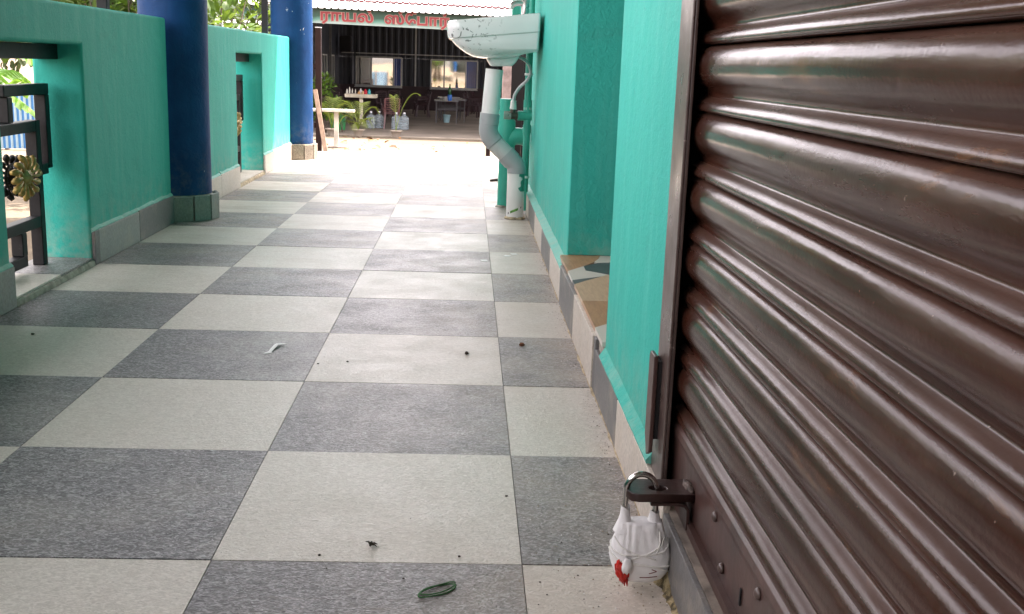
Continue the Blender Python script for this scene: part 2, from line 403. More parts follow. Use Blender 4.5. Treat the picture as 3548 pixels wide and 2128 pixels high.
# step body and patterned tread
sh(MB().box(.187, .449, .7055, 1.6925, -.2, .1095), 'doorway_step', M_grout)
def woodmat(name, a, b):
    n = NT(name); w = n.noise(26, 5, .65, .8, n.pos((4.5,.6,1))); n.set(color=n.ramp(w, (.3, a), (.7, b)), rough=.35); return n.mat
MW1 = woodmat('printed_wood_tile', (.34,.17,.08), (.50,.27,.13)); MW2 = woodmat('pale_printed_wood_tile', (.46,.30,.18), (.62,.44,.28))
MTC = simple('printed_cream_tile', (.60,.57,.50), .35, var=.06); MTG = simple('printed_grey_tile', (.075,.08,.085), .4, var=.2, scale=40)
tread = empty('doorway_tread', (0,0,0)); attach(tread, shop)
def tp(poly, mat, z=.1185):
    o = MB().prism(poly, 'z', .110, z).build('tread_tile', mat, None); return attach(o, tread)
for i, (pg, mm) in enumerate((
    ([(.184,1.692),(.297,1.692),(.287,1.644),(.269,1.591),(.233,1.522),(.184,1.446)], MW1),
    ([(.2975,1.692),(.408,1.692),(.408,1.62),(.277,1.577),(.2695,1.592),(.2875,1.645)], MTC),
    ([(.2335,1.521),(.2765,1.576),(.408,1.6185),(.408,1.40),(.285,1.409),(.232,1.46)], MTG),
    ([(.184,1.445),(.2325,1.5205),(.2315,1.459),(.2845,1.4075),(.265,1.383),(.184,1.325)], MTC),
    ([(.184,1.324),(.264,1.382),(.217,1.321),(.184,1.272)], MTG),
    ([(.184,1.271),(.2175,1.3205),(.2645,1.3815),(.285,1.4070),(.408,1.399),(.408,1.09),(.184,1.084)], MW2),
    ([(.184,1.083),(.408,1.089),(.408,.865),(.211,.86),(.184,.829)], MW1),
    ([(.184,.828),(.2105,.859),(.408,.864),(.408,.707),(.184,.707)], MTC))): tp(pg, mm, .1185+.0001*i)
# skirting
def skirt_piece(y0, y1, mat, h, x0=.1795, x1=.1895, parent=shop, loc=None):
    mb = MB().box(x0, x1, y0+.0008, y1-.0008, 0.0005, h+random.uniform(-.002,.002))
    return sh(mb, 'skirting_tile', mat, parent, bevel=.0012)
for y0, y1, mm, h in ((.0, .447, M_skirt_l, .086), (.447, .772, M_skirt_d, .088), (.772, .80, M_skirt_d, .108), (.80, 1.2, M_skirt_l, .108), (1.2, 1.59, M_skirt_d, .108),
                      (1.60, 2.0, M_skirt_l, .086), (2.0, 2.40, M_skirt_d, .086), (2.40, 2.81, M_skirt_l, .086), (2.81, 3.22, M_skirt_d, .086), (3.22, 3.62, M_skirt_l, .086), (3.62, 4.19, M_skirt_d, .086)):
    x0 = .1765 if .79 < y0 < 1.59 else .1795
    skirt_piece(y0, y1, mm, h, x0=x0, x1=.1865 if .79 < y0 < 1.59 else .1895)
def ledge(y0, y1, z0, z1, mat, xw=.1905):
    n = max(2, int((y1-y0)/.03)); loops = []
    for i in range(n+1):
        y = y0+(y1-y0)*i/n; q = noise.noise((y*14, z0*30, 1))*.0035; q2 = noise.noise((y*9, 4, 2))*.004
        loops.append([(.1795+q*.4, y, z0+.0005), (.1785+q*.6, y, z0+.005+q2), (xw, y, z1+q+q2), (xw+.001, y, z0)])
    sh(MB().loft(loops), 'plaster_ledge', mat, smooth=False)
ledge(.137, .703, .0895, .112, M_teal); ledge(1.60, 4.19, .0885, .104, M_teal_dust, .2035)
# porch roof carried by the shop and the columns
sh(MB().box(-1.75, 5, -6, 5.84, 2.605, 2.75), 'porch_roof', simple('whitewashed_ceiling', (.24,.235,.22), .9))

sh(MB().box(-1.75, .185, -4.7, -4.5, -.009, 2.6), 'added_end_wall', simple('cream_added_end_wall', (.25,.24,.21), .8))  # wall added behind the camera to lower the light from that end
# mortar and dirt along the foot of the wall
def grit_strip(name, y0, y1, xc, w, h, mat, seed, parent):
    n = max(6, int((y1-y0)/.008)); loops = []
    for i in range(n+1):
        y = y0+(y1-y0)*i/n; q = .5+.5*noise.noise((y*23+seed, seed, 0)); e = math.sin(PI*min(1, max(0, i/n)))**.3
        q = max(.02, (q-.38)*1.7)*e
        loops.append([(xc+.006, y, -.002), (xc-w*q, y, -.001), (xc-w*q*.55, y, h*q*.6), (xc, y, h*q), (xc+.006, y, h*q)])
    sh(MB().loft(loops), name, mat, parent)
for k, (a, b) in enumerate(((.10,.74), (.74,1.56), (1.6,3.2))): grit_strip('grout_line', a, b, .1790 if k != 1 else .176, .007, .006, M_mortar, k*7.3, shop)

# ------------------------------------------------------------------ columns
def column(x, y, r, dark, label, tmat, tl):
    c = empty('porch_column', (x, y, 0), label=label, cat='column', group='blue porch columns')
    pr = [(r*1.005, .092), (r*1.004, .10), (r, .12)]+[(r, .12+.08*i) for i in range(1, 32)]
    o = MB().lathe(pr, n=64, wob=.012).build('shaft', M_blue, c, smooth=True); o.data.set_sharp_from_angle(angle=R(50))
    n = 12; rb = r+.013
    for i in range(n):
        a = 2*PI*(i+.5)/n+.1; w = 2*rb*math.tan(PI/n)-.0022
        t = MB().box(-w/2, w/2, -.011, 0, .0005, .096+random.uniform(-.003,.004)).build('base_tile', tmat, c, bevel=.001)
        t.location = (rb*math.sin(a), -rb*math.cos(a), 0); t.rotation_euler.z = a
    MB().lathe([(r+.003, .001), (r+.004, .09), (r+.002, .098)], n=32).build('base_mortar', M_mortar if not dark else M_grout, c)
    return c
column(-1.228, 3.035, .128, True, 'dark blue round column nearest to the camera, between the two parapet walls', M_skirt_m, 0)
column(-1.216, 5.80, .130, False, 'blue round column at the far end of the porch with chipped paint', M_stone, 1)

# ------------------------------------------------------------------ parapet walls with openings
PX0, PX1 = -1.355, -1.21
def parapet(name, y0, y1, o0, o1, label, skirts, first):
    p = empty(name, (-1.28, (o0+o1)/2, 0), label=label, cat='parapet wall', group='teal parapet walls')
    poly = [(y0,.0005), (o0,.0005), (o0,.65), (o1,.65), (o1,.0005), (y1,.0005), (y1,.762), (y0,.762)]
    sh(MB().prism(poly, 'x', PX0, PX1), 'wall', M_teal, p, bevel=.009, seg=3)
    sh(MB().box(-1.340, -1.278, o0+.002, o1-.002, .606, .6485), 'lintel_tube', M_iron, p, bevel=.002)
    # sill: rough cement body and two tiles on it
    n = 24; loops = []
    for i in range(n+1):
        y = o0+.001+(o1-o0-.002)*i/n; q = noise.noise((y*18, 3, y0))*.006
        loops.append([(-1.37, y, 0), (-1.199-abs(q), y, 0.0), (-1.203+q*.5, y, .012), (-1.206+q, y, .0155), (-1.37, y, .0155)])
    sh(MB().loft(loops), 'sill', M_mortar if not first else M_grout, p)
    mid = o0+(o1-o0)*.55
    for a, b, mm in ((o0+.002, mid, M_tile_l), (mid, o1-.002, M_tile_d if first else M_tile_l)):
        sh(MB().box(-1.37, -1.2085, a+.001, b-.001, .0156, .0222), 'sill_tile', mm, p, bevel=.001)
    for a, b, mm in skirts:
        h = .104+random.uniform(-.003,.003)
        sh(MB().box(-1.2095, -1.1995, a+.001, b-.001, .0005, h), 'skirting_tile', mm, p, bevel=.0015)
        k = max(3, int((b-a)/.025)); loops = []
        for i in range(k+1):
            y = a+(b-a)*i/k; q = noise.noise((y*21, 9, a))*.005
            loops.append([(-1.2105, y, h-.004), (-1.2025, y, h+.0006), (-1.203+q*.5, y, h+.004+q), (-1.2105, y, h+.011+q)])
        sh(MB().loft(loops), 'plaster_ledge', M_teal_dust, p)
    return p
parapet('parapet_wall', -6, 2.866, 1.385, 1.966, 'teal parapet wall with grille opening, nearest on the left',
        [(-2.4,-2.0,M_skirt_d), (-.4,0,M_skirt_d), (0,.4,M_skirt_m), (.4,.8,M_skirt_d), (.8,1.384,M_skirt_m), (1.968,2.006,M_skirt_d), (2.006,2.418,M_skirt_m), (2.418,2.86,M_skirt_d)], True)
parapet('parapet_wall', 3.20, 5.672, 4.085, 4.745, 'teal parapet wall between the two blue columns, partly sunlit',
        [(3.22,3.672,M_skirt_l), (3.672,4.083,M_skirt_l), (4.747,5.05,M_skirt_l), (5.05,5.32,M_skirt_m), (5.32,5.67,M_skirt_l)], False)

# ------------------------------------------------------------------ window grilles
def grille(yoff, label):
    gr = empty('window_grille', (-1.315, 1.78+yoff, .022), label=label, cat='grille', group='black window grilles with gold rosettes')
    def bar(y0, z0, y1, z1, w=.031):
        if abs(y1-y0) > abs(z1-z0): mb = MB().box(-1.332, -1.300, y0+yoff, y1+yoff, z0-w/2, z0+w/2)
        else: mb = MB().box(-1.3325, -1.2995, y0-w/2+yoff, y0+w/2+yoff, z0, z1)
        return sh(mb, 'bar', M_iron, gr, bevel=.0025)
    bar(1.842, .0225, 1.842, .437)            # main upright
    bar(1.630, .522, 1.937, .522)             # top of the upper ring
    bar(1.921, .2955, 1.921, .5062)           # right side of the upper ring
    bar(1.858, .296, 1.905, .296)
    bar(1.664, .4375, 1.664, .506)
    bar(1.42, .421, 1.826, .421)
    bar(1.42, .151, 1.826, .151)
    bar(1.703, .0715, 1.703, .135)
    bar(1.42, .056, 1.718, .056)
    bar(1.565, .0225, 1.565, .0402)
    bar(1.43, .167, 1.43, .405)
    # rosettes: one each side of the grille
    for sx, xx in ((1, -1.2955), (-1, -1.318)):
        ro = empty('rosette', (0,0,0)); attach(ro, gr)
        cy, cz = 1.708+yoff, .290
        def put(mb, name):
            attach(mb.build(name, M_gold if sx > 0 else M_iron, None, smooth=True), ro)  # back rosette is coloured black to stand for its shade
        for k in range(14):
            a = 2*PI*k/14+.1; L = .050 if k % 2 else .043
            dy, dz = math.sin(a), math.cos(a); ty, tz = dz, -dy
            pts = [(xx+sx*(.006+.008*math.sin(PI*t)), cy+(dy*(.016+L*t)+ty*.006*math.sin(PI*t))*1.45, cz+dz*(.016+L*t)*.95+tz*.006*math.sin(PI*t)) for t in (0,.2,.4,.6,.8,1)]
            put(MB().tube(pts, [.0035,.004,.0042,.006,.0098,.0062], 8), 'petal')
        pts = [(xx+sx*.004, cy+.052*math.sin(a), cz+.035*math.cos(a)) for a in [2*PI*i/24 for i in range(25)]]
        put(MB().tube(pts, .004, 6, False), 'ring')
        mb = MB(); loops = []
        for i, (rad, dd) in enumerate(((.024,0), (.023,.008), (.017,.014), (.008,.018), (.001,.019))):
            loops.append([(xx+sx*(dd+(.002 if j % 2 else 0)), cy+1.45*rad*(1.12 if j % 2 else .92)*math.cos(2*PI*j/16), cz+rad*(1.12 if j % 2 else .92)*math.sin(2*PI*j/16)) for j in range(16)])
        put(mb.loft(loops), 'flower_centre')
    return gr
grille(0, 'black square-bar grille with gold rosette in the nearest parapet opening')
grille(2.74, 'black square-bar grille with gold rosette in the far parapet opening')
for y, lb in ((2.455, 'black metal post on the near parapet wall'), (5.35, 'black metal post on the far parapet wall in front of the leaves')):
    o = MB().box(-1.318, -1.284, y-.017, y+.017, .7625, 2.6).build('metal_post', M_iron, bevel=.002)
    tag(o, lb, 'post', 'black posts on the parapet walls')

# ------------------------------------------------------------------ rolling shutter
rs = empty('rolling_shutter', (.21, -1.2, .08), label='brown painted steel rolling shutter closed across the shop front', cat='shutter')
prof = [(0,.2190), (-.0010,.2150), (-.0035,.2098), (-.0075,.2058), (-.013,.2028), (-.020,.2008), (-.0275,.2002), (-.035,.2010), (-.0415,.2035), (-.047,.2075), (-.0515,.2120),
        (-.0550,.2152), (-.0590,.2166), (-.0615,.2163), (-.0632,.2148), (-.0652,.2112), (-.0675,.2078), (-.0705,.2052), (-.0740,.2034), (-.0770,.2030), (-.0792,.2040), (-.0806,.2080), (-.0813,.2190)]
poly = [(x, z) for z, x in prof] + [(.2225, -.0813), (.2225, 0)]
def slat_mesh():
    mb = MB(); ys = [.10,.098,.05,-.4,-.9,-1.4,-1.9,-2.55]
    loops = []
    for k, y in enumerate(ys):
        sxx = .0018 if k == 0 else 0
        loops.append([(x+sxx, y, z) for x, z in poly])
    mb.loft(loops); me = mb.mesh('slat', M_shutter, True); me.set_sharp_from_angle(angle=R(48)); return me
SM = slat_mesh()
for k in range(25):
    o = inst('slat', SM, None, (random.uniform(-.0004,.0004), random.uniform(-.0035,.0015), .258+.0815*k))
    attach(o, rs)
def rsb(mb, name, mat, parent=None, **k):
    return attach(mb.build(name, mat, None, **k), parent or rs)
br = rsb(MB().loft([[(.2045,y,.0885), (.2035,y,.155), (.2018,y,.163), (.2030,y,.171), (.2075,y,.1755), (.2105,y,.1755), (.2105,y,.0885)] for y in (.098, .0, -.6, -1.3, -2.55)]), 'bottom_rail', M_hasp2, bevel=.0008)
rsb(MB().loft([[(.1965,y,.0785), (.1965,y,.0905), (.2043,y,.0905), (.2043,y,.0885), (.1985,y,.0885), (.1985,y,.0785)] for y in (.02, -2.55)]), 'bottom_angle', M_hasp2)
def bolt(y, z):
    o = rsb(MB().lathe([(.0001,.0), (.0062,.0), (.0062,.0014), (.0052,.0034), (.003,.0048), (.0005,.0052)], n=16), 'bolt', M_guide, smooth=True)
    o.matrix_parent_inverse = Matrix.Identity(4); o.location = Vector((.2035, y, z))-rs.location; o.rotation_euler = (0, -PI/2, 0)
for y, z in ((-.178,.148), (-.222,.107), (-.362,.150), (-.56,.148), (-.80,.148)): bolt(y, z)
rsb(MB().box(.2020, .2036, -.3035, -.2995, .106, .124), 'slot', M_black)
# guide channel at the left of the shutter
rsb(MB().box(.1855, .1895, .057, .1345, .0, 2.32), 'guide_flange', M_guide, bevel=.0014)
rsb(MB().box(.1893, .1935, .0575, .0615, .001, 2.319), 'guide_lip', M_guide, bevel=.001)
rsb(MB().box(.1900, .262, .1305, .1342, .0005, 2.318), 'guide_web', M_black)
rsb(MB().box(.2245, .262, -2.56, .1300, .079, 2.318), 'guide_back', M_black)
# strap standing off the guide near its foot
st = rsb(MB().prism([(.096,.122), (.116,.112), (.134,.138), (.134,.252), (.128,.258), (.096,.258)], 'x', .1735, .1790), 'guide_strap', M_hasp2, bevel=.0012)
rsb(MB().box(.1788, .1858, .099, .131, .140, .250), 'strap_shade_block', M_black, st)  # black block put in as the dark shaded strip beside the strap
# sill below the shutter, faced with grey tiles
sh(MB().box(.187, .2235, -2.56, .056, -.05, .0780), 'shutter_sill', M_dustsill)
for a, b in ((-.36,-.004), (-.76,-.362), (-1.16,-.762), (-1.56,-1.162), (-1.96,-1.562), (-2.36,-1.962)):
    sh(MB().box(.1795, .1868, a, b, .0005, .0765), 'sill_tile', M_skirt_d, bevel=.001)
# lump of old mortar by the padlock
loops = []
for i in range(71):
    y = -.19+.245*i/70; e = min(1, i/6, (70-i)/6); q = .5+.5*noise.noise((y*55, 2, 5)); q2 = .5+.5*noise.noise((y*120, 8, 1)); hump = math.exp(-((y+.015)/.045)**2)
    w = (.002+.006*q2+.020*q*(.15+.85*hump))*e; h = (.003+.008*q2+.052*hump*(.45+.55*q))*e
    lp = [(.183,y,-.002)]
    for k in range(9):
        t = k/8; jj = .0022*noise.noise((y*90, t*6, 3))*e; lp.append((.1795-w*(1-t)**1.6+jj, y+jj, -.001+h*t**1.5+(jj if 0 < k < 8 else 0)))
    lp.append((.183,y,h)); loops.append(lp)
sh(MB().loft(loops), 'mortar_lump', M_mortar2)

# hasp welded to the bottom rail
hp = empty('hasp', (0,0,0)); attach(hp, rs)
outer = [(.2035,-.021), (.150,-.022)] + [(.1435-.025*math.sin(a), -.047+.025*math.cos(a)) for a in [PI*k/12 for k in range(1,8)]] + [(.126,-.0705), (.135,-.0735), (.2035,-.0715)]
hole = [(.1605+.010*math.cos(a)*1.15, -.052+.0085*math.sin(a)) for a in [2*PI*k/20 for k in range(20)]]
o = plate('hasp_plate', outer, [hole], .1195, .1300, M_hasp, None); attach(o, hp)
path = [(.150,.1155), (.185,.1155), (.1925,.1135), (.1965,.108), (.1970,.096), (.1970,.082)]
loops = []
for i, (x, z) in enumerate(path):
    a = Vector(path[max(i-1,0)]); b = Vector(path[min(i+1, len(path)-1)]); d = (b-a).normalized(); nn = Vector((-d.y, d.x))*.0020
    loops.append([(x+nn.x, -.070, z+nn.y), (x+nn.x, -.026, z+nn.y), (x-nn.x, -.026, z-nn.y), (x-nn.x, -.070, z-nn.y)])
rsb(MB().loft(loops), 'hasp_strap', M_hasp, hp, bevel=.0006)
bmw = bmesh.new(); bmesh.ops.create_icosphere(bmw, subdivisions=3, radius=1)
for v in bmw.verts:
    d = 1+.35*noise.noise(v.co*2.6); v.co = Vector((v.co.x*.0065*d, v.co.y*.020*d, v.co.z*.0050*d))
me = bpy.data.meshes.new('weld'); bmw.to_mesh(me); bmw.free(); me.materials.append(M_weld); me.polygons.foreach_set('use_smooth', [True]*len(me.polygons))
o = inst('weld', me, None, (.2005,-.048,.1305)); attach(o, hp)

# ------------------------------------------------------------------ padlock wrapped in cloth, hanging from the hasp
LY = -.054
pl = empty('padlock', (.142, LY, .008), label='padlock wrapped in white cloth with string and red wax seal', cat='padlock')
def plb(mb, name, mat, parent=None, **k):
    return attach(mb.build(name, mat, None, **k), parent or pl)
xl, xr = .1215, .1590
pts = [(xl,LY,.062), (xl,LY,.085), (xl,LY,.128)] + [((xl+xr)/2-(xr-xl)/2*math.cos(a), LY, .128+.0205*math.sin(a)) for a in [PI*k/16 for k in range(1,16)]] + [(xr,LY,.128), (xr,LY,.10), (xr,LY,.062)]
plb(MB().tube(pts, .0038, 14), 'shackle', M_steel, smooth=True)
BZ = [(.008,.004,.003), (.0095,.020,.011), (.0135,.0275,.0150), (.021,.0335,.0180), (.031,.0365,.0195), (.042,.0380,.0198), (.053,.0372,.0192), (.062,.0345,.0180), (.069,.0318,.0165), (.076,.0298,.0150), (.082,.0287,.0135), (.087,.0277,.0120), (.0895,.0262,.0095)]
def bag_r(z):
    for (z0,a0,b0), (z1,a1,b1) in zip(BZ, BZ[1:]):
        if z <= z1: t = max(0, (z-z0)/(z1-z0)); return a0+(a1-a0)*t, b0+(b1-b0)*t
    return BZ[-1][1:]
def bag(th, z, off=0):
    a, b = bag_r(z)
    fold = .0006*max(0, min(1, (z-.045)/.03))*math.sin(th*13+2*math.sin(th*3)+z*40) + .0007*noise.noise((math.cos(th)*3, math.sin(th)*3, z*60))*1.5
    gather = .0035*math.exp(-(((th+1.95+.9*(z-.03)*8)/.10)**2))*max(0, min(1, (.075-z)/.03))
    fold += .0011*math.sin(th*26+z*55)*max(0, 1-abs(th+1.9)/.75 if th < 0 else 1-abs(th-2*PI+1.9)/.75)*max(0, min(1, (z-.042)/.012))*max(0, min(1, (.086-z)/.01))
    ca, sa = math.cos(th), math.sin(th)
    e = .8; x = math.copysign(abs(ca)**e, ca)*(a+fold+off); y = math.copysign(abs(sa)**e, sa)*(b+fold+gather+off)
    cx = .1435-.0022*((z-.04)/.04)
    return (cx+x, LY+y, z+.0010*math.sin(th*5)*(1 if z > .08 else 0))
loops = []; zs = [BZ[0][0]]+[.0088+.0012*i for i in range(4)]+[.0135+.00195*i for i in range(40)]
zs = sorted(z for z in zs if z <= .0895)
for z in zs: loops.append([bag(2*PI*j/96, z) for j in range(96)])
cl = plb(MB().loft(loops), 'cloth_wrap', M_cloth, smooth=True)
# cloth drawn up around both legs of the shackle
for x, h in ((xl, .106), (xr-.001, .101)):
    lp = []
    for i, (z, rad) in enumerate(((.074,.0135), (.082,.0105), (.089,.0078), (.095,.0064), (h-.003,.0058), (h,.0060))):
        lp.append([(x+rad*math.cos(a)*(1+.06*math.sin(3*a+i*.5)), LY+rad*math.sin(a)*(1+.06*math.sin(4*a+i*.7)), z+(.0018*math.sin(2*a+.5) if i > 3 else 0)) for a in [2*PI*j/28 for j in range(28)]])
    plb(MB().loft(lp, False), 'cloth_peak', M_cloth, cl, smooth=True)
def string(pts): plb(MB().tube([bag(th, z, .0009) for th, z in pts], .00105, 6), 'string', M_thread, cl, smooth=True)
def arcs(th0, z0, th1, z1, n=40, sag=0): return [(th0+(th1-th0)*i/n, z0+(z1-z0)*i/n-sag*math.sin(PI*i/n)) for i in range(n+1)]
string(arcs(-PI, .056, 0, .064, sag=.010)); string(arcs(-PI, .050, .1, .031, sag=.004)); string(arcs(-PI, .0515, .1, .0335, sag=.0065))
string(arcs(0, .064, PI, .056)); string(arcs(.1, .032, PI, .050))
string(arcs(-2.9, .069, -1.2, .044, 24)); string(arcs(-.5, .070, -2.05, .040, 24)); string(arcs(-1.95, .042, -.35, .024, 24)); string(arcs(-.75, .078, -1.2, .05, 12))
# tuft of gathered cloth at the front
lp = []
for i, (t, rad) in enumerate(((0,.0035), (.25,.0055), (.5,.0062), (.75,.0055), (1,.0028))):
    c = Vector(bag(-1.98, .047-.020*t)); c.y -= .002
    lp.append([(c.x-.004*t+rad*math.cos(a), c.y+rad*.75*math.sin(a), c.z+.0015*math.cos(a*3)) for a in [2*PI*j/18 for j in range(18)]])
plb(MB().loft(lp), 'cloth_knot', M_cloth, cl, smooth=True)
# wax seal with drips
bmw = bmesh.new(); bmesh.ops.create_icosphere(bmw, subdivisions=4, radius=1)
for v in bmw.verts:
    p = v.co.copy(); d = 1+.32*noise.noise(p*2.3)+.12*noise.noise(p*6)
    v.co = Vector((p.x*.0078*d+.004*-p.z, p.y*.0062*d, p.z*.0145*d))
me = bpy.data.meshes.new('wax_seal'); bmw.to_mesh(me); bmw.free(); me.materials.append(M_wax); me.polygons.foreach_set('use_smooth', [True]*len(me.polygons))
c = Vector(bag(-2.32, .025)); wx = inst('wax_seal', me, None, (c.x+.0005, c.y-.0018, .0265)); attach(wx, pl)
for dx, dz, L in ((.0035,-.011,.008), (.0068,-.010,.0095), (.0012,-.010,.006)):
    p0 = Vector((c.x+dx, c.y-.0025, .0265+dz)); plb(MB().tube([p0, p0+Vector((.0006,-.0005,-L*.5)), p0+Vector((.0012,0,-L))], [.0019,.0014,.0005], 8), 'wax_drip', M_wax, smooth=True)
# two ink strokes
def ink(pts): plb(MB().tube([bag(th, z, .0001) for th, z in pts], .00055, 6), 'ink_mark', M_ink, cl, smooth=True)
ink(arcs(-1.62, .0195, -1.05, .0205, 12)); ink(arcs(-1.40, .0255, -1.12, .0275, 10)); ink(arcs(-1.12, .0275, -1.32, .0310, 8)); ink(arcs(-2.12, .0275, -1.98, .0295, 6))

# ------------------------------------------------------------------ wash basin
wb = empty('wash_basin', (.1, 3.23, .7), label='white glazed wash basin with dark scuffs fixed to the teal wall', cat='basin')
def wbb(mb, name, mat, parent=None, **k):
    return attach(mb.build(name, mat, None, **k), parent or wb)
def rrect(xf, xb, hw, rad, zf, zb, yc=3.23, n=7, rb=.012):
    pts = []
    for cx, cy, a0, rd in ((xf+rad, yc-hw+rad, PI, rad), (xb-rb, yc-hw+rb, 1.5*PI, rb), (xb-rb, yc+hw-rb, 0, rb), (xf+rad, yc+hw-rad, .5*PI, rad)):
        for i in range(n):
            a = a0+.5*PI*i/(n-1); x = cx+rd*math.cos(a); y = cy+rd*math.sin(a)
            t = (x-xf)/max(1e-6, xb-xf); pts.append((x, y, zf+(zb-zf)*t))
    return pts
L = [rrect(-.03,.08,.06,.04,.685,.685), rrect(-.12,.11,.15,.07,.70,.71), rrect(-.145,.12,.18,.06,.775,.80), rrect(-.155,.13,.185,.06,.793,.815),
     rrect(-.166,.186,.197,.05,.797,.838), rrect(-.173,.187,.203,.05,.793,.836), rrect(-.176,.188,.206,.052,.783,.828), rrect(-.176,.188,.206,.053,.76,.80),
     rrect(-.173,.188,.205,.055,.738,.776), rrect(-.170,.188,.203,.056,.730,.768), rrect(-.158,.188,.194,.058,.727,.765), rrect(-.154,.187,.194,.06,.718,.750),
     rrect(-.140,.186,.190,.06,.705,.722), rrect(-.120,.186,.180,.06,.690,.700), rrect(-.098,.183,.165,.06,.676,.690), rrect(-.074,.150,.145,.055,.665,.684), rrect(-.05,.118,.12,.05,.660,.676), rrect(-.03,.10,.09,.04,.658,.668)]
wbb(MB().loft(L), 'bowl', M_ceramic, auto=24)
L = [rrect(-.022,.118,.062,.03,.668,.69), rrect(-.016,.116,.060,.03,.655,.668), rrect(-.008,.104,.055,.03,.642,.648), rrect(.000,.090,.050,.03,.631,.634), rrect(.006,.082,.045,.03,.629,.631)]
wbb(MB().loft(L), 'waste_boss', M_ceramic, smooth=True)
tp_ = wbb(MB().lathe([(.02,.815), (.021,.826), (.0165,.830), (.0165,.90), (.019,.904), (.019,.912), (.0165,.916), (.0165,.96), (.012,.97)], (.136,3.24,0), 20), 'tap', M_chrome, smooth=True)
wbb(MB().tube(spline([(.136,3.24,.880), (.115,3.238,.882), (.092,3.236,.880), (.079,3.235,.868), (.077,3.235,.858)], 5), [.0115]*16+[.0105]*5, 14), 'spout', M_chrome, tp_, smooth=True)
wbb(MB().bar((.136,3.20,.972), (.136,3.28,.972), .014, .010), 'tap_handle', M_chrome, tp_, bevel=.002)

# drain pipe below the basin
dp = empty('drain_pipe', (.123, 3.26, 0), label='white and grey plastic drain pipe bending under the wash basin', cat='pipe')
def dpb(mb, name, mat, parent=None, base=None, **k):
    return attach(mb.build(name, mat, None, **k), parent or base or dp)
Y = 3.26
dpb(MB().tube([(.019,Y,.617), (.0055,Y,.43)], .0362, 32), 'pipe', M_pvc, auto=40)
dpb(MB().tube([(.0062,Y,.437), (.0025,Y,.392)], .0408, 32), 'collar', M_pvcg, auto=40)
el = spline([(.0025,Y,.3925), (.0012,Y,.366), (.012,Y,.337), (.030,Y,.315)], 5)
dpb(MB().tube(el, .0395, 32), 'elbow', M_pvcg, smooth=True)
dpb(MB().tube([(.029,Y,.3165), (.082,Y,.2650)], .0372, 32), 'pipe', pvc('pale_grey_pvc', (.50,.50,.49), .3), auto=40)
dpb(MB().tube([(.076,Y,.271), (.1045,Y,.2425)], .0405, 32), 'collar', M_pvcg, auto=40)
dpb(MB().tube(spline([(.104,Y,.243), (.117,Y,.229), (.1235,Y,.212), (.1240,Y,.192)], 5), .0385, 32), 'elbow', M_pvcg, smooth=True)
o = dpb(MB().tube([(0,0,.0005), (0,0,.10), (0,0,.196)], .0368, 40), 'pipe', M_pvcp, auto=40); o.matrix_parent_inverse = Matrix.Identity(4); o.location = (.0005, 0, 0)
dpb(MB().tube([(.1235,Y,.194), (.1235,Y,.197)], .0376, 32), 'pipe_rim', M_pvcg)
# paper label on the pipe: a strip that follows the surface
def strip(a0, a1, z0, slope, w, mat, rad):
    mb = MB(); n = 10; vs = []
    for i in range(n+1):
        a = a0+(a1-a0)*i/n; z = z0+slope*i/n
        for dz in (-w/2, w/2): vs.append((.1235+rad*math.sin(a), Y-rad*math.cos(a), z+dz))
    mb.add(vs, [(2*i, 2*i+2, 2*i+3, 2*i+1) for i in range(n)]); return mb
lab = dpb(strip(-1.05, .95, .022, .033, .0115, None, .0371), 'label_sticker', M_white)
dpb(strip(-.62, .32, .0295, .0155, .0105, None, .0373), 'label_print', simple('green_label_ink', (.10,.30,.05), .6, var=.6, scale=90), lab)
for a, b in ((-.95,-.8), (.62,.74)): dpb(strip(a, b, .0237 if a < 0 else .0497, .0025, .008, None, .0373), 'label_print', simple('dark_label_ink', (.05,.05,.06), .6), lab)
dpb(MB().lathe([(.046,.0003), (.041,.006), (.038,.010)], (.1235,Y,0), 24, .15), 'pipe_grout', M_mortar, smooth=True)

# green waste stack behind it
gs = empty('waste_stack', (.089, 3.64, 0), label='thick teal painted waste pipe with wye branch into the wall', cat='pipe')
Y2 = 3.64
dpb(MB().tube([(.088,Y2,.0005), (.089,Y2,.30)], .0305, 28), 'pipe', M_pipegreen, base=gs, auto=40)
dpb(MB().tube([(.0895,Y2,.250), (.0895,Y2,.392)], .0400, 28), 'junction', M_pipegreen, base=gs, auto=40)
dpb(MB().tube([(.0885,Y2,.388), (.0885,Y2,.4375)], .0365, 28), 'collar', M_pipegreen, base=gs, auto=40)
dpb(MB().tube([(.0885,Y2,.435), (.0885,Y2,.488)], .0320, 28), 'pipe', M_pipegreen, base=gs, auto=40)
dpb(MB().tube(spline([(.080,Y2,.285), (.105,Y2,.310), (.130,Y2,.322), (.164,Y2,.322)], 5), .0385, 28), 'branch', M_pipegreen, base=gs, auto=40)
dpb(MB().tube([(.162,Y2,.322), (.192,Y2,.322)], .0420, 28), 'collar', M_pipegreen, base=gs, auto=40)
dpb(MB().lathe([(.040,.0003), (.035,.004), (.031,.009)], (.088,Y2,0), 20, .2), 'pipe_grout', M_grout, base=gs, smooth=True)

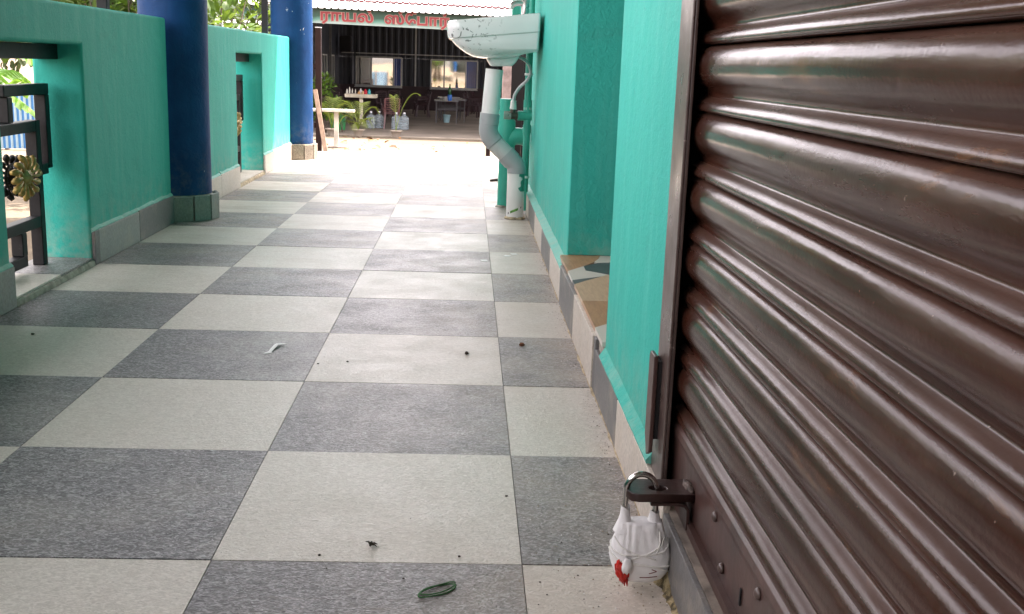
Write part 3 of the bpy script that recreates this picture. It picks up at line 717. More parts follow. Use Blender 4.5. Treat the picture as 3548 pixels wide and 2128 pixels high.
# water supply riser with tee, stop valve and hose
sp = empty('supply_pipe', (.172, 3.44, 0), label='thin teal water pipe on the wall with stop valve and hose', cat='pipe')
Y3 = 3.44
dpb(MB().tube([(.171,Y3,.012), (.172,Y3,.90), (.172,Y3,1.6)], .0150, 20), 'pipe', M_pipegreen, base=sp, auto=40)
dpb(MB().tube([(.172,Y3,.438), (.172,Y3,.492)], .0185, 20), 'collar', M_pipegreen, base=sp, auto=40)
dpb(MB().tube([(.130,Y3-.004,.424), (.190,Y3,.424)], .0205, 20), 'tee', M_pipegreen, base=sp, auto=40)
dpb(MB().tube([(.172,Y3,.35), (.172,Y3,.385)], .0180, 20), 'collar', M_pipegreen, base=sp, auto=40)
for zc_ in (.455, .60, .16): dpb(MB().tube([(.172,Y3,zc_-.005), (.172,Y3,zc_+.005)], .0185, 16), 'pipe_clamp', M_white, base=sp, auto=40)
vb = dpb(MB().tube([(.100,Y3-.006,.424), (.128,Y3-.004,.424)], .0165, 16), 'valve_body', M_brass, base=sp, auto=40)
dpb(MB().tube([(.070,Y3-.006,.424), (.100,Y3-.006,.424)], .0175, 6), 'valve_knob', M_chrome, base=sp)
dpb(MB().tube([(.108,Y3-.006,.436), (.108,Y3-.006,.452)], .0120, 14), 'valve_neck', M_brass, base=sp, auto=40)
dpb(MB().tube([(.108,Y3-.006,.450), (.1095,Y3-.006,.487)], [.0150,.0115], 16), 'hose_nut', M_white, base=sp, auto=40)
n_ = NT('braided_hose'); n_.set(color=n_.ramp(n_.noise(260, 2), (.4, (.38,.40,.40)), (.6, (.58,.60,.60))), rough=.4); M_hose = n_.mat
dpb(MB().tube(spline([(.1095,Y3-.006,.485), (.114,Y3-.01,.512), (.133,Y3-.03,.545), (.160,Y3-.05,.572), (.175,Y3-.06,.603), (.168,Y3-.08,.636), (.148,Y3-.12,.657), (.124,Y3-.15,.668)], 6), .0068, 12), 'hose', M_hose, base=sp, smooth=True)

# box high on the wall behind the tap
cb = empty('wall_box', (.15, 4.1, .9), label='teal painted box on the wall end behind the tap', cat='box')
dpb(MB().box(.115, .189, 4.06, 4.19, .74, 1.25), 'box_body', M_pipegreen, base=cb, bevel=.004)
dpb(MB().box(.150, .1885, 4.035, 4.0595, .745, 1.24), 'box_cover', M_teal, base=cb, bevel=.003)

# ------------------------------------------------------------------ small things lying on the porch floor
def flat_on(poly_fn): pass
lm = MB(); pts = [(-.108+.021*math.cos(a)*1.0+.008*math.sin(a), -.077+.0165*math.sin(a)+.007*math.cos(a), .0012+.0006*math.sin(3*a)) for a in [2*PI*i/40*1.04 for i in range(41)]]
lm.tube(pts, .0011, 6); pts = [(-.107+.019*math.cos(a)+.009*math.sin(a), -.075+.0150*math.sin(a)+.008*math.cos(a), .0026+.0008*math.sin(2*a)) for a in [2*PI*i/40+.6 for i in range(38)]]; lm.tube(pts, .0010, 6)
n_ = NT('green_twine'); n_.set(color=n_.ramp(n_.noise(300, 3), (.3, (.02,.09,.025)), (.7, (.06,.20,.07))), rough=.8)
tag(lm.build('twine_loop', n_.mat, smooth=True), 'small loop of green twine on a grey tile near the camera', 'string')
M_paper = simple('white_paper', (.85,.85,.84), .8, var=.04)
sc_ = MB().add([(-.519,.998,.001), (-.499,1.003,.0015), (-.503,1.014,.002), (-.497,1.062,.005), (-.480,1.078,.004), (-.504,1.082,.003), (-.507,1.064,.004), (-.511,1.016,.0015), (-.517,1.008,.001)], [(0,1,2,8), (8,2,7), (7,2,3,6), (6,3,4,5)])
o = sc_.build('paper_scrap', M_paper); md = o.modifiers.new('s', 'SOLIDIFY'); md.thickness = .0004
tag(o, 'torn white paper scrap on a grey tile', 'paper')
M_crumb = simple('dark_debris', (.045,.032,.022), .9, var=.5, scale=120)
M_crumb2 = simple('reddish_debris', (.20,.07,.03), .8, var=.5, scale=120)
def crumb(x, y, r, mat, label, seed, flat=.5, group='crumbs of debris on the porch tiles'):
    b = bmesh.new(); bmesh.ops.create_icosphere(b, subdivisions=2, radius=1)
    for v in b.verts:
        d = 1+.5*noise.noise(v.co*1.7+Vector((seed*3.1,0,0))); v.co = Vector((v.co.x*r*d, v.co.y*r*d*.8, v.co.z*r*flat*d))
    me = bpy.data.meshes.new('debris'); b.to_mesh(me); b.free(); me.materials.append(mat)
    o = inst('debris', me, None, (x, y, r*flat*.8)); tag(o, label, 'debris', group); return o
CR = [c_ for i_, c_ in enumerate([(-.264,.017,.0032), (-.082,.019,.0030), (-.139,-.002,.0030), (-.128,-.004,.0026), (-.151,-.045,.0024), (-.093,.255,.0028), (-.013,.225,.0034), (-.006,.21,.002), (-.030,.10,.0018), (.06,.33,.0018), (.10,.12,.0020),
      (-.33,.95,.004), (-.39,.93,.0035), (-1.06,1.12,.006), (-.90,.50,.005), (-.31,.32,.0018), (-.20,.62,.002), (.05,.75,.002), (-.02,1.02,.004), (.02,-.05,.0022), (.045,-.075,.0024), (.07,-.03,.002), (.052,-.10,.0028), (-.25,-.02,.0015)]) if i_ not in (2,3,5,7,8,9,10,15,16,17,18,20,22)]
for i, (x, y, r) in enumerate(CR): crumb(x, y, r*.68, M_crumb, 'dark crumb of dirt lying on the porch tiles', i)
crumb(-.075, 1.034, .0050, M_crumb, 'dark round seed on a pale tile in mid porch', 31, .8, 'seeds on the porch tiles')
crumb(.053, 1.12, .0065, M_crumb2, 'reddish brown seed on a grey tile beside the skirting', 32, .7, 'seeds on the porch tiles')
tw = MB()
for k in range(9):
    a = random.uniform(0, 2*PI); p = Vector((-.199, .046, .003)); q = p+Vector((math.cos(a)*.008, math.sin(a)*.010, random.uniform(-.002,.005)))
    tw.tube([p+Vector((random.uniform(-.003,.003), random.uniform(-.003,.003), 0)), (p+q)/2+Vector((0,0,.002)), q], [.0016,.0012,.0005], 5)
tag(tw.build('dry_husk', M_crumb), 'small dry brown husk on the large pale tile in front', 'debris')
for i, (x, y, a) in enumerate(((.085,2.36,.3), (.06,2.32,-.4), (-.02,2.22,.1))):
    tag(MB().box(-.011,.011,-.012,.012,0,.0008).build('paper_chip', M_white), ['small white paper chip on the grey tile by the wall', 'white paper chip a little left of another by the wall', 'white paper chip on the edge of the dusty patch'][i], 'paper', 'white paper chips')
    bpy.context.collection.objects[-1].location = (x, y, .0008); bpy.context.collection.objects[-1].rotation_euler.z = a
rg_ = random.Random(5); gm = MB()
for k in range(1500):
    if k < 850: y = rg_.uniform(-.35, 3.2); x = .1775-abs(rg_.gauss(0, .016))
    elif k < 1080: x = rg_.gauss(.10, .055); y = rg_.gauss(-.06, .11)
    elif k < 1250: y = rg_.uniform(-.3, 3.0); x = -1.197+abs(rg_.gauss(0, .02))
    else: x = rg_.uniform(-1.1, .17); y = rg_.uniform(-.3, 3.2)
    if x > .1775 or x < -1.198: continue
    r_ = rg_.uniform(.0004, .0012)*(1.3 if k < 1080 else 1); a_ = rg_.uniform(0, 6)
    p = [(x+r_*math.cos(a_+q_)*rg_.uniform(.6,1.3), y+r_*math.sin(a_+q_)*rg_.uniform(.6,1.5), 0.0004) for q_ in (0, 2.1, 4.2)]+[(x, y, .0004+r_*rg_.uniform(.5,1.2))]
    gm.cur = rg_.choice((0,0,1,2)); gm.add(p, [(0,1,3), (1,2,3), (2,0,3)])
tag(gm.build('grit', [simple('sandy_grit', (.30,.23,.15), .95, var=.4, scale=200), M_crumb, M_white]), 'fine sandy grit gathered along the walls of the porch', None, None, 'stuff')
tk = MB().tube([(.045,4.72,.006), (.09,4.73,.010), (.155,4.74,.007)], [.006,.008,.004], 6)
tag(tk.build('stick', M_crumb), 'short brown stick on the floor beyond the green pipe', 'stick')

# ------------------------------------------------------------------ leaves and plants
def leafmat(name, a, b, tr=.25, rough=.4):
    n = NT(name); rnd = n.new('ShaderNodeObjectInfo')
    c = n.ramp(n.noise(7, 3, .6), (.3, a), (.7, b)); n.set(color=c, rough=rough)
    ts = n.new('ShaderNodeBsdfTranslucent'); n.link(n.mix(.5, c, (min(1,b[0]*2.2), min(1,b[1]*1.8), b[2])), ts.inputs[0])
    mx = n.new('ShaderNodeMixShader'); mx.inputs[0].default_value = tr
    n.link(n.b.outputs[0], mx.inputs[1]); n.link(ts.outputs[0], mx.inputs[2]); n.link(mx.outputs[0], n.n['Material Output'].inputs[0]); return n.mat
M_leaf = leafmat('glossy_leaf', (.030,.075,.010), (.085,.165,.022), .3); M_leaf_d = leafmat('dark_leaf', (.03,.055,.018), (.07,.10,.03), .2)
M_palm = leafmat('palm_leaf', (.08,.13,.012), (.19,.24,.03), .3); M_ban = leafmat('banana_leaf', (.07,.20,.02), (.15,.33,.05), .4)
M_bark = simple('bark', (.13,.10,.075), .9, var=.35, scale=20, bump=.6, bscale=30)
def leaf(mb, p, d, up, L, W, bend=.15):
    d = d.normalized(); s = d.cross(up)
    if s.length < 1e-3: s = d.cross(Vector((1,0,0)))
    s.normalize(); n = s.cross(d).normalized()
    pts = [p, p+d*L*.35+s*W*.5+n*L*bend*.4, p+d*L*.75+s*W*.45+n*L*bend*.2, p+d*L-n*L*bend, p+d*L*.75-s*W*.45+n*L*bend*.2, p+d*L*.35-s*W*.5+n*L*bend*.4, p+d*L*.55+n*L*bend*-.05]
    mb.add(pts, [(0,1,6), (1,2,6), (2,3,6), (3,4,6), (4,5,6), (5,0,6)])
def rvec(): 
    while True:
        v = Vector((random.uniform(-1,1), random.uniform(-1,1), random.uniform(-1,1)))
        if .05 < v.length < 1: return v
def bush(x, y, zc, rx, rz, n, L, mat, label, group, name='shrub', cat='shrub', nclump=26):
    z0 = gz(y); root = empty(name, (x, y, z0), label=label, cat=cat, group=group)
    st = MB(); fo = MB(); cen = []
    for k in range(nclump):
        v = rvec(); v = v.normalized()*(v.length**.45); c = Vector((v.x*rx, v.y*rx, zc-z0+v.z*rz)); cen.append(c)
        b = Vector((random.uniform(-.08,.08), random.uniform(-.08,.08), 0)); mid = (b+c)*.5+Vector((0,0,.15)); st.tube([b, mid, c], [.020*rx,.012*rx,.005], 5)
    for k in range(n):
        c = random.choice(cen); v = rvec(); p = c+v*rx*.36; d = (v.normalized()+Vector((0,0,.35))+rvec()*.5)
        leaf(fo, p, d, Vector((0,0,1))+rvec()*.5, L*random.uniform(.6,1.2), L*random.uniform(.42,.58), random.uniform(0,.2))
    a = st.build('stem', M_bark, root, smooth=True); a = fo.build('foliage', mat, root)
    return root
for i, (x, y, zc, rx, rz, n) in enumerate(((-2.65,7.3,1.25,.80,.75,3000), (-3.75,9.8,1.6,1.1,.95,2800), (-2.35,6.0,1.22,.55,.65,1900), (-4.7,7.8,1.75,1.1,.95,2400), (-3.0,11.2,1.4,.75,.9,1800))):
    bush(x, y, zc, rx, rz, n, .115, M_leaf, ['leafy green shrub seen over the far parapet wall, nearest the post', 'tall leafy shrub behind the others beyond the far parapet wall', 'leafy green shrub just left of the near blue column', 'broad leafy shrub at the left end of the hedge', 'leafy green shrub beside the far blue column'][i], 'leafy shrubs beyond the parapet')

def tree(x, y, h, rx, rz, n, L, mat, label, name='tree'):
    z0 = gz(y); root = empty(name, (x, y, z0), label=label, cat='tree', group='trees beyond the fence')
    tr = MB(); fo = MB(); top = Vector((random.uniform(-.3,.3), random.uniform(-.3,.3), h*.55)); tr.tube([(0,0,-.1), top*.5+Vector((.1,0,0)), top], [h*.035,h*.026,h*.018], 9)
    cen = []
    for k in range(22):
        v = rvec(); v = v.normalized()*(v.length**.4); c = Vector((v.x*rx, v.y*rx, h-rz+v.z*rz)); cen.append(c); tr.tube([top, (top+c)*.5+Vector((0,0,.2)), c], [h*.014,h*.009,.01], 5)
    for k in range(n):
        c = random.choice(cen); v = rvec(); leaf(fo, c+v*rx*.38, v+rvec(), Vector((0,0,1))+rvec()*.6, L*random.uniform(.6,1.2), L*.4)
    tr.build('trunk', M_bark, root, smooth=True); fo.build('crown', mat, root)
tree(-13.5, 27, 6.2, 2.6, 2.4, 4200, .26, M_leaf_d, 'olive green tree behind the striped fence, seen through the near grille')
tree(-17.5, 24, 7.5, 2.8, 2.6, 3200, .30, M_leaf_d, 'taller dark tree further left beyond the striped fence')
tree(-9.0, 31, 6.6, 2.4, 2.3, 3200, .28, M_leaf_d, 'dark tree beside the sports shed beyond the parapet')
tree(-16, 8, 7.0, 2.8, 2.5, 3000, .30, M_leaf_d, 'dark tree standing to the left of the porch')

# banana plant
bp = empty('banana_plant', (-4.35, 8.2, gz(8.2)), label='banana plant with broad torn leaves behind the near grille', cat='plant')
z0 = gz(8.2)
attach(MB().tube([(-4.35,8.2,z0), (-4.33,8.2,-.2), (-4.30,8.2,.15)], [.10,.085,.05], 12).build('stem', M_palm, None, smooth=True), bp)
def blade(p0, p1, p2, W, seed):
    mb = MB(); n = 18; pts = []
    for i in range(n+1):
        t = i/n; pts.append(Vector(p0)*(1-t)**2+Vector(p1)*2*t*(1-t)+Vector(p2)*t*t)
    for side in (-1, 1):
        for i in range(n):
            a, b = pts[i], pts[i+1]; d = (b-a).normalized(); s = d.cross(Vector((0,0,1))).normalized()*side
            w0 = W*math.sin(PI*min(1,(.06+i/n*.92)))**.6; w1 = W*math.sin(PI*min(1,(.06+(i+1)/n*.92)))**.6
            gp = .25 if random.random() < .3 else .02; dr = Vector((0,0,-1))*W*(.25+.2*random.random())
            mb.add([a, b-(b-a)*gp*.2, b+s*w1+dr-(b-a)*gp*1.5, a+s*w0+dr*.95, (a+b)/2+s*(w0+w1)*.28], [(0,1,4), (1,2,4), (2,3,4), (3,0,4)])
    mb.tube(pts, [.018*(1-.8*i/n) for i in range(n+1)], 5); return mb
for k, (p1, p2, W) in enumerate((((-4.25,8.1,.55), (-3.80,8.25,.10), .17), ((-4.6,8.2,.62), (-5.1,8.1,.15), .2), ((-4.3,8.6,.7), (-4.2,9.2,.25), .2), ((-4.35,7.9,.75), (-4.25,7.6,.30), .18), ((-4.2,8.2,.9), (-3.75,8.4,.48), .16))):
    attach(blade((-4.30,8.2,.12), p1, p2, W, k).build('banana_leaf', M_ban, None), bp)

# striped sheet fence
sf = empty('sheet_fence', (-9, 17, gz(17)), label='low fence of blue and white striped sheet behind the banana plant', cat='fence')
M_fb = simple('blue_sheet', (.010,.11,.26), .45, var=.1); M_fw = simple('white_sheet', (.26,.36,.40), .45, var=.06)
A = Vector((-10.6, 16.1, 0)); B = Vector((-5.4, 17.3, 0)); nF = 140
for k in range(nF):
    a = A+(B-A)*k/nF; b = A+(B-A)*(k+1)/nF; d = (b-a).normalized(); nrm = Vector((d.y,-d.x,0)); zz = gz((a.y+b.y)/2)+.02; hh = .95+random.uniform(-.02,.02); bow = .012
    vs = []
    for q, off in ((a, 0), ((a+b)/2, bow), (b, 0)):
        for z in (zz, zz+hh): vs.append((q+nrm*(off if k % 2 else -off)) + Vector((0,0,z)))
    vs += [Vector(v)-nrm*.004 for v in vs]
    attach(MB().add(vs, [(0,2,3,1), (2,4,5,3), (6,7,9,8), (8,9,11,10), (0,1,7,6), (4,10,11,5), (1,3,9,7), (3,5,11,9)]).build('sheet_strip', M_fb if k % 2 else M_fw, None), sf)
for k in range(0, nF+1, 20):
    p = A+(B-A)*k/nF; attach(MB().box(p.x-.03, p.x+.03, p.y+.03, p.y+.09, gz(p.y)-.1, gz(p.y)+1.05).build('fence_post', M_bark, None), sf)

# ------------------------------------------------------------------ the open shed across the yard
FZ = -1.27
shed = empty('sports_shed', (-2, 35, FZ), label='dark open-fronted metal shed with white sheet roof across the yard', cat='building')
M_conc = simple('worn_concrete', (.25,.21,.165), .9, var=.25, scale=1.2, bump=.3, bscale=8)
def sd(mb, name, mat, parent=None, **k): return attach(mb.build(name, mat, None, **k), parent or shed)
sd(MB().box(-12, 12, 27.55, 44.3, -1.6, FZ), 'floor_slab', M_conc, bevel=.02)
M_dsheet = simple('dark_blue_grey_sheet', (.017,.020,.028), .5, var=.25, scale=.8); M_dado = simple('maroon_dado_paint', (.05,.027,.030), .7, var=.25, scale=2)
sd(MB().box(-5.36, 8, 44.0, 44.25, FZ, -.315), 'dado', M_dado)
sd(MB().box(-5.60, -5.36, 28.3, 44.25, FZ, -.315), 'dado', M_dado)
W1 = (-4.74, -2.85, -.345, .80); W2 = (-1.66, .245, -.350, .775)
def sheet(x0, x1, z0, z1, name='wall_sheet'):
    n = max(2, int((x1-x0)/.045)); loop = []
    mb = MB(); vs = []
    for i in range(n+1):
        x = x0+(x1-x0)*i/n; yy = 44.10-(.03 if int(math.floor(x/.135)) % 2 else 0)
        vs += [(x, yy, z0), (x, yy, z1)]
    mb.add(vs, [(2*i, 2*i+2, 2*i+3, 2*i+1) for i in range(n)]); sd(mb, name, M_dsheet)
for a, b in ((-5.52,-4.74), (-2.85,-1.66), (.245,8)): 
    x = a
    while x < b-.01: e = min(b, x+.95); sheet(x, e, -.315, .789); x = e
x = -5.52
while x < 8: e = min(8, x+1.05); sheet(x, e, .79, 5.05); x = e
# left side wall sheets with windows
def sheet_l(y0, y1, z0, z1):
    n = max(2, int((y1-y0)/.07)); vs = []
    for i in range(n+1):
        y = y0+(y1-y0)*i/n; xx = -5.45+(.03 if int(math.floor(y/.14)) % 2 else 0); vs += [(xx, y, z0), (xx, y, z1)]
    sd(MB().add(vs, [(2*i, 2*i+2, 2*i+3, 2*i+1) for i in range(n)]), 'wall_sheet', M_dsheet)
y = 28.4
while y < 44: e = min(44.05, y+1.3); sheet_l(y, e, -.315, 2.12+.18*(y-28.6)); y = e
M_alu = simple('grey_aluminium', (.42,.42,.41), .4, metal=.3, var=.1)
for ya, yb in ((38.6,40.0), (40.9,42.2)):
    w = empty('side_window', (0,0,0)); attach(w, shed)
    for yy in (ya, (ya+yb)/2, yb): attach(MB().box(-5.41, -5.365, yy-.03, yy+.03, -.25, .78).build('window_frame', M_alu, None), w)
    attach(MB().box(-5.405, -5.37, ya, yb, .78, .83).build('window_frame', M_alu, None), w)
n_ = NT('mirror_window_glass'); n_.set(color=(.66,.64,.58), rough=.03, metal=1.0); n_.bump(n_.noise(.9, 2), .02, .05); M_mirror = n_.mat
M_bluep = simple('blue_corrugated_sheet', (.012,.055,.30), .45, var=.15)
for (x0, x1, z0, z1), mull, gr in ((W1, -4.096, -3.185), (W2, -1.115, -.226)):
    w = empty('window', (0,0,0)); attach(w, shed)
    def wf(mb, name, mat): attach(mb.build(name, mat, None), w)
    for xx in (x0, mull, gr, x1): wf(MB().box(xx-.028, xx+.028, 43.96, 44.04, z0, z1), 'window_frame', M_alu)
    for zz in (z0, z1): wf(MB().box(x0, x1, 43.965, 44.035, zz-.03, zz+.03), 'window_frame', M_alu)
    wf(MB().box(x0-.03, x1+.03, 43.86, 43.955, z0-.06, z0-.032), 'window_sill', M_alu)
    wf(MB().box(x0+.028, mull-.028, 44.0, 44.01, z0+.03, z1-.03), 'pane', M_mirror)
    wf(MB().box(mull+.028, gr-.028, 44.0, 44.01, z0+.03, z1-.03), 'pane', M_mirror)
    k = 0; xx = gr+.03
    while xx < x1-.03: wf(MB().box(xx, min(xx+.085, x1-.028), 44.03+(.02 if k % 2 else 0), 44.06+(.02 if k % 2 else 0), z0+.03, z1-.03), 'blue_panel', M_bluep); xx += .087; k += 1
sd(MB().box(-5.3, 8, 43.97, 44.02, .93, .965), 'wall_rail', M_alu)
for xx in (-4.755, -2.29, 1.4, 4.5): sd(MB().box(xx-.03, xx+.03, 43.94, 43.985, -.315, 3.6), 'wall_post', M_dsheet if xx < -4 else M_alu)
M_dpost = simple('dark_steel_post', (.16,.16,.16), .5)
for xx, yy in ((-5.3,36.4), (-5.3,40.4), (3.6,28.2), (6.5,28.2)): sd(MB().box(xx-.04, xx+.04, yy-.04, yy+.04, FZ, 3.0), 'steel_post', M_dpost)
sd(MB().box(8.0, 8.2, 28.3, 44.25, FZ, 2.0), 'side_wall', M_dado)
sd(MB().box(-5.3, -4.82, 43.2, 43.6, .96, 1.60), 'wall_speaker', M_black, bevel=.06, seg=3)
# roof: lower eave sheets, then upper sheets with red painted ends
M_roof = simple('white_roof_sheet', (.50,.50,.49), .6, var=.06, scale=2)
n_ = NT('printed_white_roof_sheet'); pm = n_.ramp(n_.noise(3.2, 4, .7, 1.5), (.60, 0.0), (.64, .45)); n_.set(color=n_.mix(pm, (.34,.34,.335), (.13,.13,.135)), rough=.6, spec=.2); M_roof2 = n_.mat
M_redend = simple('red_sheet_edge', (.12,.015,.018), .7)
tilt = -.010
def rsheet(x0, x1, y0, z0, y1, z1, mat, name, thick=.012, pitch=.17, ridge=.028):
    mb = MB(); n = round((x1-x0)/pitch); xs = []
    for i in range(n): 
        b = x0+i*pitch; xs += [(b, 0), (b+pitch*.55, 0), (b+pitch*.70, ridge), (b+pitch*.85, ridge)]
    xs.append((x0+n*pitch, 0)); lo = [[], []]
    top = []; 
    vs = []
    for yy, zz in ((y0, z0), (y1, z1)):
        for x, h in xs: vs.append((x, yy, zz+h+x*tilt))
    for yy, zz in ((y0, z0-thick), (y1, z1-thick)):
        for x, h in xs: vs.append((x, yy, zz+h+x*tilt))
    k = len(xs); fs = [(i, i+1, k+i+1, k+i) for i in range(k-1)]+[(2*k+i, 3*k+i, 3*k+i+1, 2*k+i+1) for i in range(k-1)]+[(i, 2*k+i, 2*k+i+1, i+1) for i in range(k-1)]
    sd(mb.add(vs, fs), name, mat)
x = -9.0
while x < 9: rsheet(x, x+1.02, 27.0, 1.865, 28.9, 2.165, M_roof, 'roof_sheet'); x += 1.02
x = -9.0
while x < 9:
    rsheet(x, x+1.02, 28.6, 2.172, 44.6, 5.1, M_roof2, 'roof_sheet'); rsheet(x, x+1.02, 28.585, 2.166, 28.599, 2.168, M_redend, 'roof_edge', .028); x += 1.02
sd(MB().box(-9, 9, 28.25, 28.4, 1.75, 1.9), 'eave_beam', M_dpost)

# signboard with Tamil lettering
sg = empty('signboard', (-2, 27.2, 1.6), label='green and white signboard with red Tamil lettering under the roof edge', cat='sign')
n_ = NT('green_printed_sign'); sx = n_.new('ShaderNodeSeparateXYZ'); n_.link(n_.pos(obj=True), sx.inputs[0])
v = n_.math('ADD', n_.math('MULTIPLY', sx.outputs[2], 2.6), n_.math('ADD', .5, n_.math('MULTIPLY', n_.math('SUBTRACT', n_.noise(1.1, 2, .5, 0, n_.pos((1,1,.1), obj=True)), .5), .8)))
n_.set(color=n_.ramp(v, (.05, (.22,.29,.27)), (.28, (.055,.17,.13)), (.48, (.002,.045,.024)), (.95, (.002,.028,.012))), rough=.5); M_sign = n_.mat
sb = bpy.data.objects.new('board', MB().box(-4.0, 2.2, -.02, .02, -.186, .186).mesh('board', M_sign)); COL.objects.link(sb)
sb.location = (-2, 27.2, 1.690); sb.rotation_euler.y = -tilt*1.15+.0035; attach(sb, sg)
M_let = simple('red_lettering', (.19,.010,.014), .5, var=.06); M_let2 = simple('cream_letter_outline', (.30,.19,.15), .5, var=.04)
def inside(p, poly):
    c = False; j = len(poly)-1
    for i in range(len(poly)):
        a_, b_ = poly[i], poly[j]
        if (a_[1] > p[1]) != (b_[1] > p[1]) and p[0] < (b_[0]-a_[0])*(p[1]-a_[1])/(b_[1]-a_[1])+a_[0]: c = not c
        j = i
    return c
def area(p): return sum(p[i-1][0]*p[i][1]-p[i][0]*p[i-1][1] for i in range(len(p)))/2
def contours(s):
    c = bpy.data.curves.new('t', 'FONT'); c.body = s; c.size = 1
    t = bpy.data.objects.new('tmp', c); COL.objects.link(t); dg = bpy.context.evaluated_depsgraph_get()
    cu = t.evaluated_get(dg).to_curve(dg); polys = []
    for sp in cu.splines:
        bz = sp.bezier_points; k = len(bz); pts = []
        for i in range(k):
            p, q = bz[i], bz[(i+1) % k]
            for u in range(5):
                w = u/5; pts.append(tuple((p.co*(1-w)**3+p.handle_right*3*w*(1-w)**2+q.handle_left*3*w*w*(1-w)+q.co*w**3)[:2]))
        polys.append(pts)
    bpy.data.objects.remove(t); return polys
def word(s, x0, x1, zb, zt, slope):
    P = contours(s); sg_ = math.copysign(1, area(max(P, key=lambda p: abs(area(p)))))
    outs = [p for p in P if area(p)*sg_ > 0]; holes = [p for p in P if area(p)*sg_ <= 0]
    X0_ = min(q[0] for p in P for q in p)-.055; X1_ = max(q[0] for p in P for q in p)+.055; sxx = (x1-x0)/(X1_-X0_); zz = (zt-zb)/.66
    for off, mat, dy, nm in ((.052, M_let2, -.0225, 'letter_outline'), (.026, M_let, -.0255, 'lettering')):
        mb = MB()
        for k, op in enumerate(outs):
            c = bpy.data.curves.new('t', 'CURVE'); c.dimensions = '2D'; c.fill_mode = 'BOTH'; c.extrude = .003+.0003*k; c.offset = off
            for poly in [op]+[h for h in holes if inside(h[0], op)]:
                sp = c.splines.new('POLY'); sp.points.add(len(poly)-1); sp.use_cyclic_u = True
                for i, p in enumerate(poly): sp.points[i].co = (p[0], p[1], 0, 1)
            t = bpy.data.objects.new('tmp', c); COL.objects.link(t); dg = bpy.context.evaluated_depsgraph_get(); me = bpy.data.meshes.new_from_object(t.evaluated_get(dg)); bpy.data.objects.remove(t)
            mb.add([((v.co.x-X0_)*sxx, -v.co.z*2, v.co.y*zz+(v.co.x-X0_)*sxx*slope) for v in me.vertices], [tuple(f.vertices) for f in me.polygons])
        attach(inst(nm, mb.mesh(nm, mat), None, (x0, 27.2+dy, zb)), sg)
word('\u0bb0\u0bbe\u0baf\u0bb2\u0bcd', -3.905, -2.55, 1.612, 1.850, -.014)
word('\u0bb8\u0bcd\u0bc7\u0baa\u0bbe\u0bb0\u0bcd', -2.283, -.62, 1.587, 1.825, -.014)

# tables
M_ttop = simple('dark_table_top', (.10,.10,.11), .25, var=.2); M_tleg = simple('dark_table_leg', (.05,.045,.05), .5)
def table(x, y, w, d, h, label, group='dark folding tables in the shed'):
    t = empty('folding_table', (x, y, FZ), label=label, cat='table', group=group)
    MB().box(-w/2, w/2, -d/2, d/2, h-.035, h).build('table_top', M_ttop, t, bevel=.006)
    for sx in (-1, 1):
        for sy in (-1, 1): MB().bar((sx*(w/2-.07), sy*(d/2-.07), 0), (sx*(w/2-.07), sy*(d/2-.07), h-.036), .03).build('leg', M_tleg, t)
    for sy in (-1, 1):
        MB().bar((-w/2+.07, sy*(d/2-.07), h*.60), (w/2-.07, sy*(d/2-.07), h*.60), .022).build('brace', M_tleg, t)
        for s2 in (-1, 1): MB().bar((s2*.02, sy*(d/2-.07), h*.61), (s2*.16, sy*(d/2-.07), h*.70), .014).build('brace', M_tleg, t)
    return t
table(-.80, 34.6, .80, .85, .745, 'dark folding table with green bottle and blue can on it')
table(-.55, 35.75, .80, .85, .745, 'dark folding table, second in the row from the yard')
table(-.70, 36.9, .80, .85, .745, 'dark folding table, third in the row from the yard')
table(-.80, 38.0, .80, .85, .745, 'dark folding table, last of the row before the window')
# bottle, can, bucket
b = empty('glass_bottle', (-.70, 34.45, FZ+.745), label='green bottle wrapped in a blue holder standing on the front table', cat='bottle')
MB().lathe([(.066,0), (.07,.01), (.07,.17), (.066,.18)], n=16).build('holder', simple('bright_blue_plastic', (.015,.16,.62), .4), b, smooth=True)
MB().lathe([(.05,.181), (.055,.19), (.055,.36), (.03,.43), (.022,.46), (.022,.52)], n=16).build('bottle', simple('dark_green_glass', (.012,.10,.03), .2), b, smooth=True)
bk = empty('bucket', (-.80, 35.0, FZ), label='pale blue plastic bucket under the front table', cat='bucket')
MB().lathe([(.09,0), (.095,.01), (.125,.235), (.135,.24), (.135,.26), (.125,.26), (.115,.24), (.085,.02)], n=24).build('bucket_body', simple('pale_blue_plastic', (.30,.48,.52), .4), bk, smooth=True)
MB().tube([(-.13,0,.25), (-.10,-.06,.20), (0,-.10,.17), (.10,-.06,.20), (.13,0,.25)], .004, 6).build('handle', M_alu, bk)
